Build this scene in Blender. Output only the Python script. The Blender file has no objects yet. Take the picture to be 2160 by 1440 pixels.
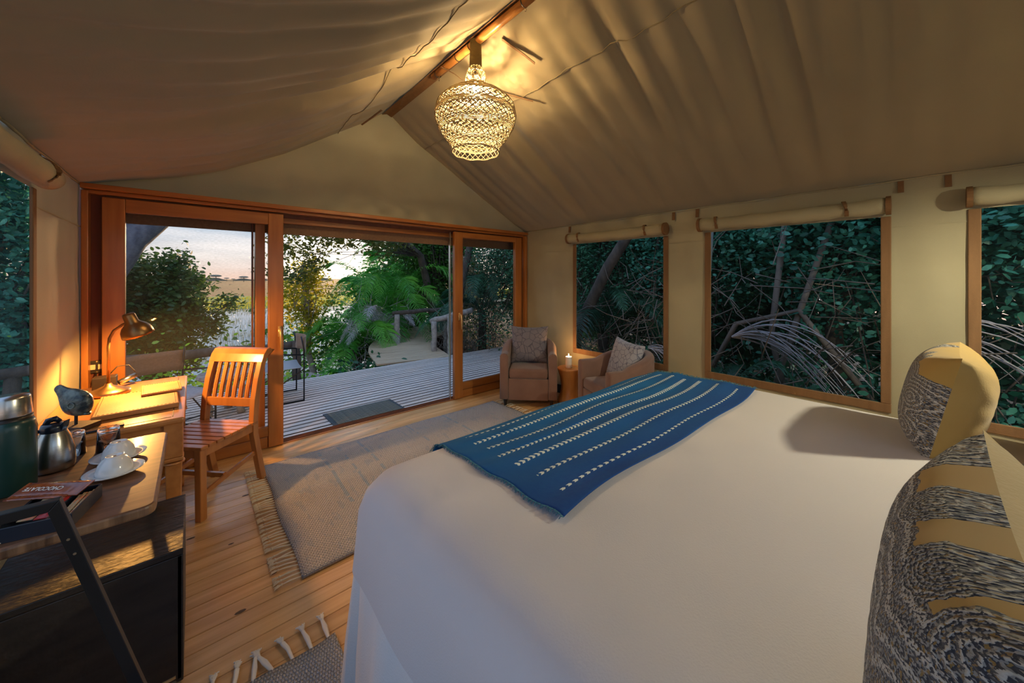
import bpy, bmesh, math, random
import numpy as np
from mathutils import Vector, Matrix, Euler
PI = math.pi
random.seed(7)
RNG = np.random.default_rng(11)
COL = bpy.context.scene.collection
SC = bpy.context.scene

# ------------------------------------------------------------------ camera, world, light, exposure
cam = bpy.data.cameras.new('camera'); cam.sensor_width = 36; cam.lens = 765/2160*36
cam.shift_y = -134/2160; cam.clip_start = .02; cam.clip_end = 2000
co = bpy.data.objects.new('camera', cam); COL.objects.link(co)
co.location = (0, 0, 1.45); co.rotation_euler = (PI/2, 0, -math.radians(41.25)); SC.camera = co

SC.view_settings.view_transform = 'Standard'; SC.view_settings.look = 'None'
SC.view_settings.gamma = 1; SC.view_settings.use_curve_mapping = False
SC.view_settings.exposure = 1.48
SC.cycles.max_bounces = 7; SC.cycles.diffuse_bounces = 5; SC.cycles.transparent_max_bounces = 24
SC.cycles.caustics_reflective = False; SC.cycles.caustics_refractive = False
SC.cycles.sample_clamp_indirect = 6

W = bpy.data.worlds.new('evening_sky'); SC.world = W; W.use_nodes = True
nt = W.node_tree; nt.nodes.clear()
def N(t, **k):
    n = nt.nodes.new(t)
    for a, b in k.items(): setattr(n, a, b)
    return n
wo = N('ShaderNodeOutputWorld'); bg = N('ShaderNodeBackground'); tc = N('ShaderNodeTexCoord')
sx = N('ShaderNodeSeparateXYZ'); nt.links.new(tc.outputs['Generated'], sx.inputs[0])
rp = N('ShaderNodeValToRGB'); nt.links.new(sx.outputs['Z'], rp.inputs[0])
e = rp.color_ramp.elements
e[0].position = 0.0; e[0].color = (.42, .30, .24, 1)
e[1].position = 1.0; e[1].color = (.20, .33, .58, 1)
for p, c in ((.045, (.37, .34, .32)), (.11, (.18, .25, .32)), (.25, (.20, .30, .43)), (.5, (.21, .33, .52))):
    q = e.new(p); q.color = (*c, 1)
# soft streaky cloud
mp = N('ShaderNodeMapping'); mp.inputs['Scale'].default_value = (2, 2, 14); nt.links.new(tc.outputs['Generated'], mp.inputs[0])
nz = N('ShaderNodeTexNoise'); nz.inputs['Scale'].default_value = 2.2; nz.inputs['Detail'].default_value = 5
nt.links.new(mp.outputs[0], nz.inputs['Vector'])
cr = N('ShaderNodeValToRGB'); cr.color_ramp.elements[0].position = .45; cr.color_ramp.elements[1].position = .72
nt.links.new(nz.outputs[0], cr.inputs[0])
mx = N('ShaderNodeMix', data_type='RGBA'); mx.inputs[7].default_value = (.60, .54, .50, 1)
sc_ = N('ShaderNodeMath', operation='MULTIPLY'); sc_.inputs[1].default_value = .45
nt.links.new(cr.outputs[0], sc_.inputs[0]); nt.links.new(sc_.outputs[0], mx.inputs[0]); nt.links.new(rp.outputs[0], mx.inputs[6])
# warm glow round the setting sun
dt = N('ShaderNodeVectorMath', operation='DOT_PRODUCT'); dt.inputs[1].default_value = (.40, .91, .03)
nt.links.new(tc.outputs['Generated'], dt.inputs[0])
mr = N('ShaderNodeMapRange'); mr.inputs[1].default_value = .95; mr.inputs[2].default_value = 1; mr.inputs[4].default_value = .7
nt.links.new(dt.outputs['Value'], mr.inputs[0])
m2 = N('ShaderNodeMix', data_type='RGBA'); m2.blend_type = 'ADD'; m2.inputs[7].default_value = (1.0, .78, .58, 1)
nt.links.new(mr.outputs[0], m2.inputs[0]); nt.links.new(mx.outputs[2], m2.inputs[6])
nt.links.new(m2.outputs[2], bg.inputs[0]); bg.inputs[1].default_value = 1.0; nt.links.new(bg.outputs[0], wo.inputs[0])

def light(name, typ, loc, energy, color, size=.05, rot=(0, 0, 0), par=None):
    l = bpy.data.lights.new(name, typ); l.energy = energy; l.color = color
    if typ == 'SUN': l.angle = size
    else: l.shadow_soft_size = size
    o = bpy.data.objects.new(name, l); COL.objects.link(o); o.location = loc; o.rotation_euler = rot
    if par: o.parent = par
    return o
d = Vector((-.40, -.91, -.10)).normalized()
sun = light('setting_sun', 'SUN', (0, 0, 8), 2.2, (1, .62, .30), math.radians(3)); sun.rotation_euler = d.to_track_quat('-Z', 'Y').to_euler()

# ------------------------------------------------------------------ materials
MATS = {}
def mat(name, col=(.5, .5, .5), rough=.6, metal=0, col2=None, scale=(8, 8, 8), nscale=1, detail=4, bump=0, bscale=None,
        rnd=0, trans=0, coat=0, sheen=0, space='Object', lo=.3, hi=.7, emit=None, estr=0, spec=.5, alpha=1, weave=0):
    m = bpy.data.materials.new(name); m.use_nodes = True; T = m.node_tree; nd = T.nodes; L = T.links
    b = nd['Principled BSDF']; b.inputs['Base Color'].default_value = (*col, 1); b.inputs['Roughness'].default_value = rough
    b.inputs['Metallic'].default_value = metal; b.inputs['Coat Weight'].default_value = coat; b.inputs['Coat Roughness'].default_value = .15
    b.inputs['Sheen Weight'].default_value = sheen; b.inputs['Specular IOR Level'].default_value = spec
    b.inputs['Transmission Weight'].default_value = trans; b.inputs['Alpha'].default_value = alpha
    if emit: b.inputs['Emission Color'].default_value = (*emit, 1); b.inputs['Emission Strength'].default_value = estr
    m['b'] = 1
    tc = nd.new('ShaderNodeTexCoord'); mp = nd.new('ShaderNodeMapping'); mp.inputs['Scale'].default_value = scale
    src = tc.outputs[space]
    if rnd:
        oi = nd.new('ShaderNodeObjectInfo'); ml = nd.new('ShaderNodeMath'); ml.operation = 'MULTIPLY'; ml.inputs[1].default_value = 57
        ad = nd.new('ShaderNodeVectorMath'); L.new(oi.outputs['Random'], ml.inputs[0]); L.new(src, ad.inputs[0]); L.new(ml.outputs[0], ad.inputs[1]); src = ad.outputs[0]
    L.new(src, mp.inputs[0])
    if col2:
        n = nd.new('ShaderNodeTexNoise'); n.inputs['Scale'].default_value = nscale; n.inputs['Detail'].default_value = detail
        L.new(mp.outputs[0], n.inputs['Vector'])
        r = nd.new('ShaderNodeValToRGB'); r.color_ramp.elements[0].position = lo; r.color_ramp.elements[1].position = hi
        r.color_ramp.elements[0].color = (*col, 1); r.color_ramp.elements[1].color = (*col2, 1)
        L.new(n.outputs[0], r.inputs[0]); out = r.outputs[0]
        if rnd:
            h = nd.new('ShaderNodeHueSaturation'); mr = nd.new('ShaderNodeMapRange'); mr.inputs[3].default_value = 1-rnd; mr.inputs[4].default_value = 1+rnd
            L.new(oi.outputs['Random'], mr.inputs[0]); L.new(mr.outputs[0], h.inputs['Value']); L.new(out, h.inputs['Color']); out = h.outputs[0]
        L.new(out, b.inputs['Base Color'])
    if bump:
        mp2 = nd.new('ShaderNodeMapping'); mp2.inputs['Scale'].default_value = bscale or scale; L.new(src, mp2.inputs[0])
        bn = nd.new('ShaderNodeTexNoise'); bn.inputs['Scale'].default_value = 1; bn.inputs['Detail'].default_value = 3; L.new(mp2.outputs[0], bn.inputs['Vector'])
        bp = nd.new('ShaderNodeBump'); bp.inputs['Strength'].default_value = bump; bp.inputs['Distance'].default_value = .01
        L.new(bn.outputs[0], bp.inputs['Height']); L.new(bp.outputs[0], b.inputs['Normal'])
    MATS[name] = m
    return m

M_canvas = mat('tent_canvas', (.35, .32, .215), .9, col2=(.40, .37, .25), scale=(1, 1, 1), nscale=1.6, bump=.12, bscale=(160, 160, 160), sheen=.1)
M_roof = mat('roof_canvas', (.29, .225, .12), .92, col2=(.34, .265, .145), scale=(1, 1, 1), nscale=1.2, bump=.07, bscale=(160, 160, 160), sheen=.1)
M_trim = mat('brown_canvas_binding', (.18, .095, .042), .85, col2=(.22, .12, .055), scale=(30, 30, 3), bump=.2, bscale=(220, 220, 220))
M_strap = mat('dark_strap', (.16, .085, .035), .8, col2=(.2, .1, .04), scale=(40, 40, 40))
M_door = mat('door_hardwood', (.30, .102, .020), .35, col2=(.41, .16, .038), scale=(14, 14, 1.2), nscale=1.6, detail=6, coat=.35, bump=.06, rnd=.10)
M_doorh = mat('door_hardwood_level', (.30, .102, .020), .35, col2=(.41, .16, .038), scale=(1.2, 14, 14), nscale=1.6, detail=6, coat=.35, bump=.06, rnd=.10)
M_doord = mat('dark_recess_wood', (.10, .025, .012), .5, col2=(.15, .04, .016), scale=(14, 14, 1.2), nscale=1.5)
M_deskw = mat('desk_wood', (.46, .17, .045), .3, col2=(.62, .26, .075), scale=(16, 1.5, 16), nscale=1.4, detail=6, coat=.4, bump=.05)
M_chairw = mat('chair_teak', (.40, .155, .045), .32, col2=(.54, .23, .075), scale=(12, 12, 2), nscale=1.6, detail=6, coat=.35, bump=.05, rnd=.08)
M_leath = mat('tan_leather', (.44, .19, .05), .55, col2=(.54, .26, .085), scale=(6, 6, 6), nscale=1.5, bump=.07, bscale=(120, 120, 120))
M_slab = mat('slab_wood', (.085, .036, .017), .42, col2=(.25, .115, .055), scale=(1.6, 26, 26), nscale=1.5, detail=7, coat=.08, bump=.08)
M_slabe = mat('slab_edge_wood', (.08, .04, .022), .4, col2=(.34, .19, .10), scale=(26, 8, 3), nscale=2, detail=6, bump=.3)
M_black = mat('black_stained_wood', (.022, .019, .019), .42, col2=(.045, .036, .032), scale=(3, 14, 14), nscale=2, bump=.5, bscale=(20, 60, 20))
M_bmetal = mat('black_metal', (.012, .014, .018), .35, metal=.2)
M_pine = mat('pine_board', (.62, .34, .13), .34, col2=(.84, .55, .26), scale=(.9, 16, 10), nscale=1.7, detail=7, coat=.3, bump=.05, rnd=.13)
M_gap = mat('dark_gap', (.03, .015, .008), .9)
M_deck = mat('weathered_deck_board', (.52, .46, .43), .7, col2=(.70, .64, .60), scale=(1.2, 22, 10), nscale=1.5, detail=6, bump=.3, rnd=.12)
M_path = mat('pale_walkway_board', (.48, .36, .24), .75, col2=(.62, .49, .35), scale=(1.2, 22, 10), nscale=1.5, detail=5, bump=.2, rnd=.1)
M_sheet = mat('bed_cover_cloth', (.68, .655, .70), .85, col2=(.72, .695, .74), scale=(1, 1, 1), nscale=1.2, bump=.12, bscale=(240, 240, 240), sheen=.15)
M_skirt = mat('bed_skirt_cloth', (.76, .77, .82), .85, col2=(.80, .81, .85), scale=(1, 1, 1), nscale=2, bump=.15, bscale=(200, 200, 200), sheen=.1)
M_arm = mat('brown_velour', (.175, .092, .068), .8, col2=(.215, .12, .092), scale=(3, 3, 3), nscale=2, bump=.15, bscale=(160, 160, 160), sheen=.35)
M_dleg = mat('dark_furniture_leg', (.02, .015, .012), .4)
M_stool = mat('carved_log_stool', (.50, .20, .045), .35, col2=(.66, .32, .09), scale=(10, 10, 2), nscale=1.6, detail=5, coat=.3, bump=.1)
M_wax = mat('candle_wax', (.86, .80, .70), .4)
M_brass = mat('aged_brass', (.30, .17, .07), .38, metal=1, col2=(.38, .22, .10), scale=(4, 4, 4))
M_gold = mat('pale_gold_metal', (.72, .52, .26), .3, metal=.45)
M_steel = mat('brushed_steel', (.55, .55, .54), .26, metal=1, col2=(.62, .62, .60), scale=(2, 2, 200), bump=.03)
M_green = mat('dark_green_enamel', (.008, .05, .045), .35, coat=.3)
M_dplast = mat('dark_navy_plastic', (.012, .02, .038), .25, coat=.3)
M_white = mat('white_porcelain', (.80, .80, .80), .12, coat=.5)
M_stone = mat('green_black_stone', (.02, .035, .045), .3, col2=(.16, .21, .19), scale=(30, 30, 30), nscale=1, detail=7, lo=.42, hi=.62, coat=.3, bump=.3, bscale=(90, 90, 90))
M_dwood = mat('dark_wood_block', (.035, .016, .011), .6, col2=(.06, .03, .018), scale=(4, 30, 4))
M_glass = mat('clear_glass', (1, 1, 1), .02, trans=1)
M_rope = mat('crocheted_cord', (.40, .32, .19), .85, col2=(.50, .41, .26), scale=(90, 90, 90))
M_roped = mat('dark_crocheted_cord', (.18, .135, .055), .85)
M_pole = mat('amber_pole_wood', (.50, .20, .04), .4, col2=(.62, .28, .07), scale=(10, 1.2, 10), nscale=1.5, coat=.3)
M_log = mat('weathered_log', (.22, .20, .19), .85, col2=(.42, .38, .34), scale=(6, 6, 6), nscale=2.5, detail=6, bump=.5, bscale=(24, 24, 6))
M_logd = mat('dark_bark_and_gap_shade', (.045, .035, .03), .9, col2=(.12, .095, .075), scale=(6, 6, 3), nscale=2, detail=6, bump=.6, bscale=(20, 20, 8))
M_bark = mat('blue_grey_bark', (.13, .14, .19), .9, col2=(.27, .28, .34), scale=(5, 5, 3), nscale=2.5, detail=7, bump=.7, bscale=(14, 14, 8))
M_sling = mat('tan_sling_canvas', (.20, .125, .08), .85, col2=(.25, .16, .10), scale=(60, 60, 60), sheen=.2)
M_slingg = mat('grey_sling_canvas', (.33, .36, .40), .85)
M_water = mat('marsh_water', (.10, .15, .18), .12, spec=1, bump=.25, bscale=(1.2, 4, 1))
M_soil = mat('leafy_ground', (.05, .035, .022), .95, col2=(.11, .09, .06), scale=(5, 5, 5), nscale=2, detail=8, bump=.8, bscale=(16, 16, 16))
M_tan = mat('dry_grassland', (.30, .125, .03), .95, col2=(.28, .17, .035), scale=(.02, .12, 1), nscale=1.4)
M_grn = mat('green_reedbed', (.12, .24, .02), .95, col2=(.34, .28, .05), scale=(.04, .35, 1), nscale=1.6, lo=.42, hi=.62)
M_far = mat('distant_tree', (.16, .16, .12), .95, col2=(.22, .20, .15), scale=(.3, .3, .3))
M_rubber = mat('charcoal_mat', (.03, .045, .06), .75, col2=(.05, .07, .09), scale=(60, 60, 60), bump=.3, bscale=(90, 90, 90))
M_matrib = mat('grey_mat_rib', (.12, .15, .16), .85, col2=(.22, .25, .25), scale=(80, 80, 80), bump=.3, bscale=(90, 90, 90))
M_yel = mat('ochre_linen', (.47, .31, .085), .85, col2=(.53, .36, .11), scale=(3, 3, 3), nscale=2, bump=.10, bscale=(180, 180, 180), sheen=.3)
M_lin = mat('pillow_cotton', (.60, .53, .50), .85, col2=(.64, .57, .54), scale=(2, 2, 2), sheen=.1)
M_fringe = mat('cream_fringe', (.80, .70, .54), .9)
M_fringew = mat('white_tassel', (.88, .84, .80), .9)
M_reed = mat('dry_reed_fence', (.30, .24, .16), .9, col2=(.42, .34, .24), scale=(30, 30, 2))
M_gpole = mat('grey_green_tent_pole', (.10, .13, .13), .7, col2=(.15, .18, .17), scale=(8, 8, 3))
M_dry = mat('dry_palm_leaf', (.38, .36, .40), .7, col2=(.56, .53, .56), scale=(6, 6, 6))
M_twig = mat('dead_twigs', (.12, .10, .09), .9, col2=(.24, .20, .17), scale=(3, 3, 3))
M_red = mat('red_sachet_foil', (.42, .015, .02), .3, coat=.3)
M_choc = mat('brown_sachet_foil', (.13, .02, .015), .25, coat=.5, col2=(.42, .10, .02), scale=(25, 25, 25))
M_beige = mat('beige_sachet_paper', (.50, .38, .22), .5, col2=(.62, .2, .1), scale=(60, 60, 60), lo=.5, hi=.6)
M_txt = mat('white_print', (.8, .78, .74), .5)
M_gtext = mat('dark_print', (.10, .06, .03), .5)
M_bulb = mat('lit_bulb', (1, .9, .7), .5, emit=(1, .80, .50), estr=14)
M_flame = mat('candle_flame', (1, .6, .2), .5, emit=(1, .50, .14), estr=25)
M_ivory = mat('ivory_switch', (.75, .55, .35), .4)
M_skirtb = mat('dark_base_board', (.02, .02, .025), .6)

def leafmat(name, c1, c2, tr=.35, rough=.45, scale=2.2):
    m = bpy.data.materials.new(name); m.use_nodes = True; T = m.node_tree; nd = T.nodes; L = T.links; nd.clear()
    o = nd.new('ShaderNodeOutputMaterial'); b = nd.new('ShaderNodeBsdfPrincipled'); t = nd.new('ShaderNodeBsdfTranslucent'); x = nd.new('ShaderNodeMixShader')
    tc = nd.new('ShaderNodeTexCoord'); n = nd.new('ShaderNodeTexNoise'); n.inputs['Scale'].default_value = scale; n.inputs['Detail'].default_value = 6
    L.new(tc.outputs['Object'], n.inputs['Vector']); r = nd.new('ShaderNodeValToRGB'); r.color_ramp.elements[0].position = .38; r.color_ramp.elements[1].position = .62
    r.color_ramp.elements[0].color = (*c1, 1); r.color_ramp.elements[1].color = (*c2, 1); L.new(n.outputs[0], r.inputs[0])
    L.new(r.outputs[0], b.inputs['Base Color']); L.new(r.outputs[0], t.inputs['Color']); b.inputs['Roughness'].default_value = rough
    x.inputs[0].default_value = tr; L.new(b.outputs[0], x.inputs[1]); L.new(t.outputs[0], x.inputs[2]); L.new(x.outputs[0], o.inputs[0])
    return m
L_dark = leafmat('dark_jungle_leaf', (.014, .09, .045), (.09, .32, .18), rough=.3, scale=4)
L_teal = leafmat('blue_green_leaf', (.02, .16, .11), (.13, .50, .36), rough=.3, scale=4)
L_mid = leafmat('green_leaf', (.03, .12, .02), (.10, .26, .04))
L_yel = leafmat('golden_green_leaf', (.24, .32, .03), (.66, .52, .05), .6)
L_back = leafmat('olive_twig_leaf', (.06, .10, .02), (.20, .22, .05), .4)
L_bush = leafmat('waterside_bush_leaf', (.025, .10, .03), (.12, .22, .05), .35)
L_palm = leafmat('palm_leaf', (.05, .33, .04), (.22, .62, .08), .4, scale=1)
L_palmd = leafmat('shaded_palm_leaf', (.015, .07, .04), (.04, .16, .08), .3, scale=1)  # same palm leaf darkened, shade painted into its colour
L_bright = leafmat('bright_herb_leaf', (.16, .50, .04), (.45, .75, .10), .4)
L_grass = leafmat('marsh_blade', (.18, .22, .10), (.40, .38, .20), .3, scale=.12)
L_litter = leafmat('fallen_leaf', (.08, .05, .03), (.26, .20, .14), .1, scale=9)

def screen_mat(name, col, op):
    m = bpy.data.materials.new(name); m.use_nodes = True; T = m.node_tree; nd = T.nodes; L = T.links; nd.clear()
    o = nd.new('ShaderNodeOutputMaterial'); t = nd.new('ShaderNodeBsdfTransparent'); b = nd.new('ShaderNodeBsdfDiffuse'); b.inputs[0].default_value = (*col, 1)
    x = nd.new('ShaderNodeMixShader'); tc = nd.new('ShaderNodeTexCoord'); mp = nd.new('ShaderNodeMapping'); mp.inputs['Scale'].default_value = (45, 45, 160)
    n = nd.new('ShaderNodeTexNoise'); n.inputs['Scale'].default_value = 1; L.new(tc.outputs['Object'], mp.inputs[0]); L.new(mp.outputs[0], n.inputs['Vector'])
    r = nd.new('ShaderNodeMapRange'); r.inputs[1].default_value = .3; r.inputs[2].default_value = .7; r.inputs[3].default_value = op*.7; r.inputs[4].default_value = op*1.3
    L.new(n.outputs[0], r.inputs[0]); L.new(r.outputs[0], x.inputs[0]); L.new(t.outputs[0], x.inputs[1]); L.new(b.outputs[0], x.inputs[2]); L.new(x.outputs[0], o.inputs[0])
    return m
S_door = screen_mat('door_insect_mesh', (.10, .11, .13), .12)
S_left = screen_mat('blue_grey_window_mesh', (.04, .11, .24), .38)
S_right = screen_mat('dark_window_mesh', (.02, .03, .04), .12)
def pane_mat():
    m = bpy.data.materials.new('window_pane'); m.use_nodes = True; T = m.node_tree; nd = T.nodes; L = T.links; nd.clear()
    o = nd.new('ShaderNodeOutputMaterial'); t = nd.new('ShaderNodeBsdfTransparent'); g = nd.new('ShaderNodeBsdfGlossy'); g.inputs['Roughness'].default_value = .02
    f = nd.new('ShaderNodeFresnel'); f.inputs[0].default_value = 1.12; x = nd.new('ShaderNodeMixShader')
    L.new(f.outputs[0], x.inputs[0]); L.new(t.outputs[0], x.inputs[1]); L.new(g.outputs[0], x.inputs[2]); L.new(x.outputs[0], o.inputs[0]); return m
M_pane = pane_mat()

def translucent(m, f, col):
    T = m.node_tree; L = T.links; o = [n for n in T.nodes if n.type == 'OUTPUT_MATERIAL'][0]; b = T.nodes['Principled BSDF']
    t = T.nodes.new('ShaderNodeBsdfTranslucent'); t.inputs[0].default_value = (*col, 1); x = T.nodes.new('ShaderNodeMixShader'); x.inputs[0].default_value = f
    L.new(b.outputs[0], x.inputs[1]); L.new(t.outputs[0], x.inputs[2]); L.new(x.outputs[0], o.inputs[0])
translucent(M_roof, .04, (.40, .38, .22)); translucent(M_canvas, .06, (.45, .45, .32))
# node helper for the woven / printed patterns
class NB:
    def __init__(s, name, rough=.85, sheen=0):
        s.m = bpy.data.materials.new(name); s.m.use_nodes = True; s.T = s.m.node_tree; s.b = s.T.nodes['Principled BSDF']
        s.b.inputs['Roughness'].default_value = rough; s.b.inputs['Sheen Weight'].default_value = sheen
        s.tc = s.T.nodes.new('ShaderNodeTexCoord'); x = s.T.nodes.new('ShaderNodeSeparateXYZ'); s.T.links.new(s.tc.outputs['UV'], x.inputs[0])
        s.u, s.v = x.outputs[0], x.outputs[1]
    def put(s, sock, v):
        if isinstance(v, (int, float)): sock.default_value = v
        else: s.T.links.new(v, sock)
    def ma(s, op, a, b=0.0, c=0.0):
        n = s.T.nodes.new('ShaderNodeMath'); n.operation = op; s.put(n.inputs[0], a); s.put(n.inputs[1], b); s.put(n.inputs[2], c); return n.outputs[0]
    def mix(s, f, a, b):
        n = s.T.nodes.new('ShaderNodeMix'); n.data_type = 'RGBA'; s.put(n.inputs[0], f)
        for i, q in ((6, a), (7, b)):
            if isinstance(q, tuple): n.inputs[i].default_value = (*q, 1)
            else: s.T.links.new(q, n.inputs[i])
        return n.outputs[2]
    def noise(s, sc, scale3=(1, 1, 1), det=3, space='UV'):
        mp = s.T.nodes.new('ShaderNodeMapping'); mp.inputs['Scale'].default_value = scale3; s.T.links.new(s.tc.outputs[space], mp.inputs[0])
        n = s.T.nodes.new('ShaderNodeTexNoise'); n.inputs['Scale'].default_value = sc; n.inputs['Detail'].default_value = det
        s.T.links.new(mp.outputs[0], n.inputs['Vector']); return n.outputs[0]
    def col(s, c): s.T.links.new(c, s.b.inputs['Base Color'])
    def bump(s, h, st=.3, dist=.005):
        n = s.T.nodes.new('ShaderNodeBump'); n.inputs['Strength'].default_value = st; n.inputs['Distance'].default_value = dist
        s.T.links.new(h, n.inputs['Height']); s.T.links.new(n.outputs[0], s.b.inputs['Normal'])

def runner_mat():   # u along the 1.65 m length, v across 0..1 (0 = head side)
    q = NB('indigo_runner', .9, 0)
    n1 = q.noise(3, (1, 1, 1)); n2 = q.noise(90, (1, .5, 1))
    base = q.mix(q.ma('GREATER_THAN', q.v, -1), (0, 0, 0), (0, 0, 0))
    grad = q.ma('MULTIPLY_ADD', n1, .6, q.ma('MULTIPLY_ADD', q.v, .75, -.28)); grad = q.ma('MINIMUM', q.ma('MAXIMUM', grad, 0), 1)
    base = q.mix(grad, (.002, .045, .26), (.002, .18, .46)); base = q.mix(q.ma('MULTIPLY', n2, .35), base, (.004, .14, .38))
    wob = q.ma('MULTIPLY_ADD', q.noise(4, (1, .2, 1)), .02, -.01)
    mask = None
    for vk, w, f in ((.10, .007, 52), (.235, .011, 60), (.36, .013, 70), (.475, .014, 74), (.585, .012, 74), (.69, .011, 74), (.80, .009, 60)):
        dv = q.ma('SUBTRACT', q.ma('ADD', q.v, wob), vk); inb = q.ma('LESS_THAN', q.ma('ABSOLUTE', dv), w)
        ph = q.ma('FRACT', q.ma('ADD', q.ma('MULTIPLY', q.u, f), q.ma('MULTIPLY', q.ma('ABSOLUTE', dv), 28)))
        dash = q.ma('LESS_THAN', ph, .52); k = q.ma('MULTIPLY', inb, dash)
        k = q.ma('MULTIPLY', k, q.ma('MULTIPLY', q.ma('GREATER_THAN', q.u, .055), q.ma('LESS_THAN', q.u, .955)))
        mask = k if mask is None else q.ma('MAXIMUM', mask, k)
    q.col(q.mix(q.ma('MULTIPLY', mask, .9), base, (.82, .90, .88))); q.bump(q.ma('ADD', n2, q.ma('MULTIPLY', mask, .6)), .5, .002); return q.m
def embroid_mat(name, pts):
    q = NB(name, .85, .2)
    best = None
    jit = q.ma('MULTIPLY_ADD', q.noise(34, (1, 1, 1)), .03, -.015)
    for cx, cy, r in pts:
        dx = q.ma('SUBTRACT', q.u, cx); dy = q.ma('SUBTRACT', q.v, cy)
        dd = q.ma('SQRT', q.ma('ADD', q.ma('MULTIPLY', dx, dx), q.ma('MULTIPLY', dy, dy)))
        k = q.ma('DIVIDE', q.ma('ADD', dd, jit), r); best = k if best is None else q.ma('MINIMUM', best, k)
    mask = q.ma('LESS_THAN', best, 1.0)
    ring = q.ma('SINE', q.ma('MULTIPLY', best, 42)); st = q.noise(150, (1, 1, 1), 1); st2 = q.noise(70, (2.2, 1, 1), 2)
    rim = q.ma('GREATER_THAN', ring, .55)
    c = q.mix(q.ma('GREATER_THAN', st, .52), (.045, .05, .07), (.36, .37, .38)); c = q.mix(q.ma('GREATER_THAN', st2, .6), c, (.34, .22, .07))
    c = q.mix(q.ma('MULTIPLY', rim, q.ma('GREATER_THAN', st, .46)), c, (.62, .62, .60))
    q.col(q.mix(mask, (.50, .33, .09), c))
    q.bump(q.ma('ADD', q.ma('MULTIPLY', q.ma('MULTIPLY', mask, ring), .5), q.ma('MULTIPLY', st, mask)), .8, .004); return q.m
def network_mat(name, ground, line, sc):
    q = NB(name, .9, .2)
    vo = q.T.nodes.new('ShaderNodeTexVoronoi'); vo.feature = 'DISTANCE_TO_EDGE'; vo.inputs['Scale'].default_value = sc
    q.T.links.new(q.tc.outputs['UV'], vo.inputs['Vector']); k = q.ma('LESS_THAN', vo.outputs['Distance'], .032)
    n = q.noise(60); c = q.mix(k, ground, line); q.col(q.mix(q.ma('MULTIPLY', n, .25), c, (.5, .5, .55))); q.bump(k, .4, .004); return q.m
def rug_mat(name, nx, ny, stripes):
    q = NB(name, 1, .1)
    cu = q.ma('FRACT', q.ma('ADD', q.ma('MULTIPLY', q.u, nx), q.ma('MULTIPLY', q.ma('FLOOR', q.ma('MULTIPLY', q.v, ny)), .5)))
    cv = q.ma('FRACT', q.ma('MULTIPLY', q.v, ny))
    hh = q.ma('MULTIPLY', q.ma('SINE', q.ma('MULTIPLY', cu, PI)), q.ma('SINE', q.ma('MULTIPLY', cv, PI)))
    n1 = q.noise(300, (nx/ny, 1, 1), 2); n2 = q.noise(2.2, (3, 1, 1), 3); n3 = q.noise(60, (1, .16, 1), 2)
    c = q.mix(q.ma('GREATER_THAN', n1, .5), (.40, .42, .48), (.72, .68, .68)); c = q.mix(q.ma('MULTIPLY', n2, .5), c, (.45, .42, .42))
    k = q.ma('GREATER_THAN', n3, .60); c = q.mix(q.ma('MULTIPLY', k, .22), c, (.16, .32, .56))
    for s0, w in stripes: c = q.mix(q.ma('MULTIPLY', q.ma('MULTIPLY', q.ma('LESS_THAN', q.ma('ABSOLUTE', q.ma('SUBTRACT', q.u, s0)), w), q.ma('GREATER_THAN', q.noise(3.1, (1, 4, 1), 1), .46)), .6), c, (.24, .40, .60))
    c = q.mix(q.ma('MULTIPLY', q.ma('LESS_THAN', hh, .25), .5), c, (.10, .09, .10)); q.col(c); q.bump(hh, 1.0, .006); return q.m
M_runner = runner_mat(); M_emb = embroid_mat('scalloped_ochre_linen', ((.12, .93, .14), (.47, .95, .09), (.76, .95, .09), (1.0, .93, .13), (.30, .55, .37), (.62, .55, .37), (.92, .55, .36), (.05, .5, .3), (.5, .15, .3), (.9, .1, .3), (.15, .15, .3)))
M_embf = embroid_mat('embroidered_ochre_linen', ((.50, .50, .36), (.68, .64, .22), (.72, .35, .34), (.54, .87, .09), (.70, .87, .07), (.25, .5, .42), (.60, .12, .28), (.88, .50, .24), (.2, .9, .1), (.85, .2, .26)))
M_net = network_mat('grey_network_cloth', (.15, .135, .165), (.03, .028, .06), 6.5)
M_netb = network_mat('blue_network_cloth', (.34, .36, .44), (.07, .08, .15), 8)
M_rug = rug_mat('woven_rug', 120, 110, ((.17, .005), (.235, .004), (.31, .005), (.52, .004), (.7, .005)))
M_rug2 = rug_mat('woven_rug_dark', 60, 150, ((.5, .01),))

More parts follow.
